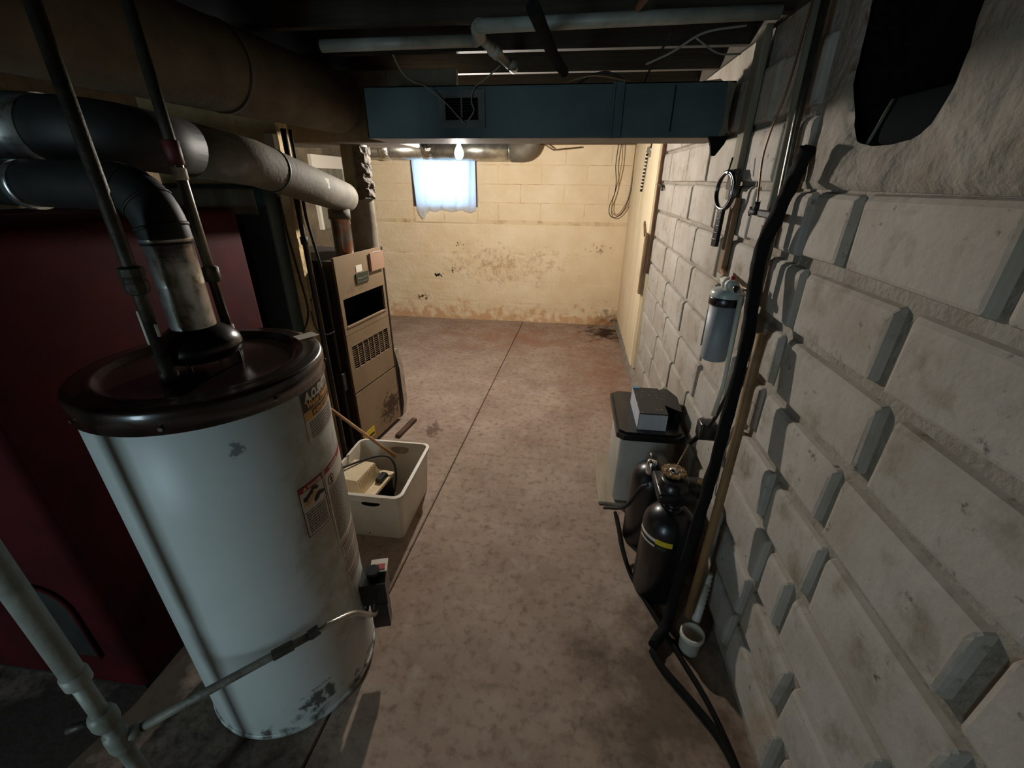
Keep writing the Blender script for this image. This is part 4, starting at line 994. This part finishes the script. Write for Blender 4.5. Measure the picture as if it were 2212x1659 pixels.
# filter housing
fh = thing('water_filter', 'grey water filter canister with dark collar on the wall', 'filter', (.585,1.66,1.06))
fc = (.585,1.66)
MB().lathe(fc, [(0,1.062),(.044,1.062),(.048,1.068),(.054,1.285),(0,1.285)], 32).build('canister', 'filter_grey', fh)
MB().lathe(fc, [(.058,1.278),(.060,1.282),(.060,1.304),(.058,1.308),(0,1.308)], 32).build('collar', 'black_plastic', fh)
MB().lathe(fc, [(.058,1.308),(.058,1.322),(.05,1.334),(.02,1.338),(0,1.338)], 32).build('cap', 'filter_cap', fh)
band(fc, .0565, 100, 150, 1.10, 1.27, 'paper_white', 'label', fh)
iv = MB().tube([(.585,1.60,1.352),(.585,1.72,1.352)], .017, 16).build('head_fitting', 'filter_cap', fh)
MB().tube([(.585,1.575,1.352),(.585,1.60,1.352)], .013, 12).build('outlet', 'chrome', iv); MB().tube([(.585,1.72,1.352),(.585,1.75,1.352)], .013, 12).build('inlet', 'chrome', iv)
MB().tube([(.585,1.63,1.352),(.585,1.645,1.352)], .022, 16).build('union_ring', 'white_plastic', iv); MB().tube([(.585,1.67,1.352),(.585,1.685,1.352)], .022, 16).build('union_ring', 'white_plastic', iv)
MB().lathe((.585,1.64), [(.008,1.37),(.008,1.385),(0,1.385)], 10).build('relief_button', 'label_red', iv)
cp = thing('copper_pipe', 'brown copper stub above the filter, behind the wrench', 'pipe', (.63,1.82,1.35))
MB().tube([(.585,1.75,1.352),(.61,1.80,1.352),(.642,1.935,1.352)], .010, 10).build('stub', 'copper', cp)
tag(MB().tube([(.605,1.575,1.356),(.622,1.545,1.356)], .008, 10).build('copper_pipe', 'copper'), 'short copper pipe from filter outlet to the risers', 'pipe')
tag(MB().tube([(.610,1.595,1.325),(.608,1.575,1.165),(.605,1.555,1.0),(.600,1.565,.86)], .009, 10).build('white_tube', 'white_plastic'), 'white plastic tube running down beside the filter', 'tube')
# risers
sp1 = thing('steel_riser', 'shiny steel pipe rising to the joists right of the wall board', 'pipe', (.640,1.54,1.15))
MB().tube([(.640,1.530,1.15),(.640,1.545,1.6),(.640,1.572,1.85),(.640,1.583,2.2)], .0115, 14).build('pipe', 'steel_pipe', sp1)
sp2 = thing('copper_riser', 'dull olive copper pipe rising left of the shiny steel pipe', 'pipe', (.648,1.60,1.2))
MB().tube([(.648,1.590,1.20),(.648,1.618,1.6),(.648,1.630,1.85),(.648,1.650,2.2)], .0135, 14).build('pipe', 'grey_board', sp2)
MB().tube([(.648,1.606,1.44),(.648,1.616,1.56)], .018, 14).build('coupling', 'raw_wood', sp2)
tp = thing('tan_pipe', 'tan coloured drain pipe ending just above the floor fitting', 'pipe', (.565,1.25,.05))
MB().tube([(.563,1.248,.112),(.577,1.272,.575),(.592,1.308,.925),(.607,1.355,1.16),(.612,1.375,1.26)], .0155, 14).build('pipe', 'tan_pipe', tp)
def foamr(r, i, a): return r*(1+.30*mnoise.noise(Vector((i*.42, math.cos(a)*1.3, math.sin(a)*1.3))))
fpth = smooth_path([(.620,1.414,1.775),(.618,1.442,1.705),(.615,1.470,1.632),(.610,1.525,1.490),(.603,1.485,1.36),(.592,1.418,1.215),(.572,1.372,.97),(.553,1.332,.72),(.536,1.312,.50),(.515,1.30,.20),(.498,1.262,.075),(.475,1.225,.03),(.425,1.165,.024)],7)
tag(MB().tube(fpth, .0205, 16, rfun=foamr).build('foam_insulated_pipe', 'black_rubber'), 'wavy black foam insulated pipe running down to the floor', 'pipe')
tag(MB().tube(smooth_path([(.420,1.150,.014),(.455,1.08,.014),(.53,.98,.014),(.60,.87,.014),(.64,.72,.014)],8), .013, 10).build('floor_hose', 'black_rubber'), 'black hose on the floor leading on from the foam pipe foot', 'hose')
df = thing('drain_fitting', 'white plastic drain fitting with a ribbed hose at the wall foot', 'fitting', (.575,1.19,0))
MB().lathe((.570,1.185), [(.034,.0),(.040,.004),(.040,.075),(.046,.078),(.046,.10),(.038,.10),(.036,.03),(0,.03)], 24).build('cup', 'white_plastic', df)
MB().tube([(.585,1.225,.06),(.61,1.27,.12),(.63,1.32,.22)], .017, 12, rfun=None).build('spout', 'white_plastic', df)
rib = smooth_path([(.612,1.275,.13),(.628,1.31,.19),(.64,1.34,.26)],8)
MB().tube(rib, .017, 12, rfun=lambda r,i,a: r*(1.15 if i%2 else .9)).build('ribbed_hose', 'white_plastic', df)
# saddle valve and tubing
sv = thing('saddle_valve', 'small black saddle valve clamped on the risers', 'valve', (.60,1.50,1.585))
MB().rbox((.610,1.50,1.585),(.627,1.635,1.607), .004, 1).build('clamp', 'dark_steel', sv)
MB().tube([(.615,1.63,1.597),(.609,1.685,1.597)], .010, 10).build('stem', 'dark_steel', sv)
MB().tube([(.609,1.69,1.583),(.609,1.69,1.612)], .004, 8).build('handle', 'dark_steel', sv)
MB().tube([(.614,1.655,1.60),(.614,1.655,1.63)], .009, 10).build('outlet', 'dark_steel', sv)
tag(MB().tube(smooth_path([(.614,1.655,1.625),(.618,1.69,1.69),(.620,1.715,1.77),(.622,1.70,1.85),(.634,1.68,1.96),(.650,1.69,2.2)],8), .0032, 8).build('copper_tubing', 'copper'), 'thin copper tubing rising from the saddle valve', 'tubing')
pa = thing('power_adapter', 'black plug-in power adapter on the wall above the softener', 'adapter', (.635,1.66,.68))
MB().rbox((.59,1.63,.70),(.66,1.70,.775), .008, 2).build('body', 'black_plastic', pa)
MB().tube([(.60,1.655,.71),(.575,1.68,.655)], .011, 10).build('strain_relief', 'black_rubber', pa)
tag(MB().tube(smooth_path([(.575,1.68,.66),(.555,1.67,.60),(.525,1.63,.565),(.50,1.60,.555)],8), .004, 8).build('tan_cable', 'cord_tan'), 'thin tan cable from the adapter to the softener head', 'cable')
tag(MB().tube(smooth_path([(.615,1.63,.77),(.622,1.60,.83),(.628,1.57,.92),(.630,1.53,1.02)],8), .008, 8).build('black_lead', 'cord_black'), 'black lead climbing from the adapter behind the white tube', 'cord')

# ================================================================== FAR RIGHT CORNER
ss = thing('striped_strap', 'black and white striped strap hanging on the white planks', 'strap', (.625,4.50,1.58))
MB().tube([(.628,4.42,1.93),(.628,4.53,1.60)], .011, 8).build('strip', 'black_plastic', ss)
for k in range(11):
    p = Vector((.628,4.42,1.93)).lerp(Vector((.628,4.53,1.60)), (k+.6)/11.6); d = Vector((0,.11,-.33)).normalized()
    MB().tube([p-d*.006, p+d*.006], .0125, 8).build('white_band', 'paper_white', ss)
MB().rbox((.618,4.28,1.90),(.642,4.40,1.955), .003, 1).build('bracket', 'grey_board', ss)
tag(MB().tube([(.628,4.22,1.98),(.628,4.235,1.87)], .010, 8).build('door_hinge', 'chrome'), 'bright metal hinge beside the striped strap', 'hinge')
tag(MB().obox((.625,4.00,1.32), Vector((.004,.08,.045)), Vector((.008,0,0)), Vector((0,-.008,.012))).build('wood_latch', 'raw_wood'), 'slanted wooden latch on the white planks', 'latch')
tag(MB().tube([(.66,3.86,1.665),(.655,3.66,1.655),(.655,3.62,1.63)], .010, 8).build('iron_hook', 'old_iron'), 'rusty iron hook in the wall beside the planks', 'hook')
c1 = smooth_path([(.455,5.41,2.05),(.445,5.41,1.85),(.468,5.41,1.68),(.462,5.41,1.55),(.42,5.41,1.42),(.435,5.41,1.33),(.50,5.41,1.305),(.58,5.41,1.38),(.635,5.41,1.55),(.648,5.42,1.80),(.655,5.42,2.05)],8)
tag(MB().tube(c1, .005, 6).build('hanging_cable', 'cord_black'), 'outer dark cable looped on the back wall in the right corner', 'cable')
c2 = smooth_path([(.500,5.42,2.05),(.508,5.42,1.85),(.478,5.42,1.62),(.450,5.42,1.48),(.455,5.42,1.37),(.51,5.42,1.33),(.58,5.42,1.41),(.630,5.425,1.58),(.64,5.43,2.05)],8)
tag(MB().tube(c2, .0045, 6).build('hanging_cable', 'cord_tan'), 'inner thin cable looped on the back wall in the right corner', 'cable')
# hatch on the far left wall
ha = thing('wall_hatch', 'pale wood framed hatch on the far left wall behind the flue', 'hatch', (-2.59,4.8,1.2))
MB().box((-2.60,4.50,1.2),(-2.585,5.12,1.88)).build('panel', 'grey_board', ha)
MB().box((-2.60,4.46,1.78),(-2.565,5.16,1.90)).build('header', 'paper_white', ha)
MB().box((-2.60,5.10,1.2),(-2.560,5.16,1.78)).build('jamb', 'paper_white', ha); MB().box((-2.60,4.46,1.2),(-2.565,4.50,1.78)).build('jamb', 'paper_white', ha)

# repeats of one kind share a group
GROUPS = {'water_pipe': 'water pipes of the heater', 'loose_string': 'frayed strings at the duct vent', 'cable': 'cables among the joists',
          'hanging_cable': 'cables looped in the back corner', 'floor_hose': 'hoses on the floor by the softener'}
for o in COL.objects:
    if o.parent is None and o.name.split('.')[0] in GROUPS: o['group'] = GROUPS[o.name.split('.')[0]]
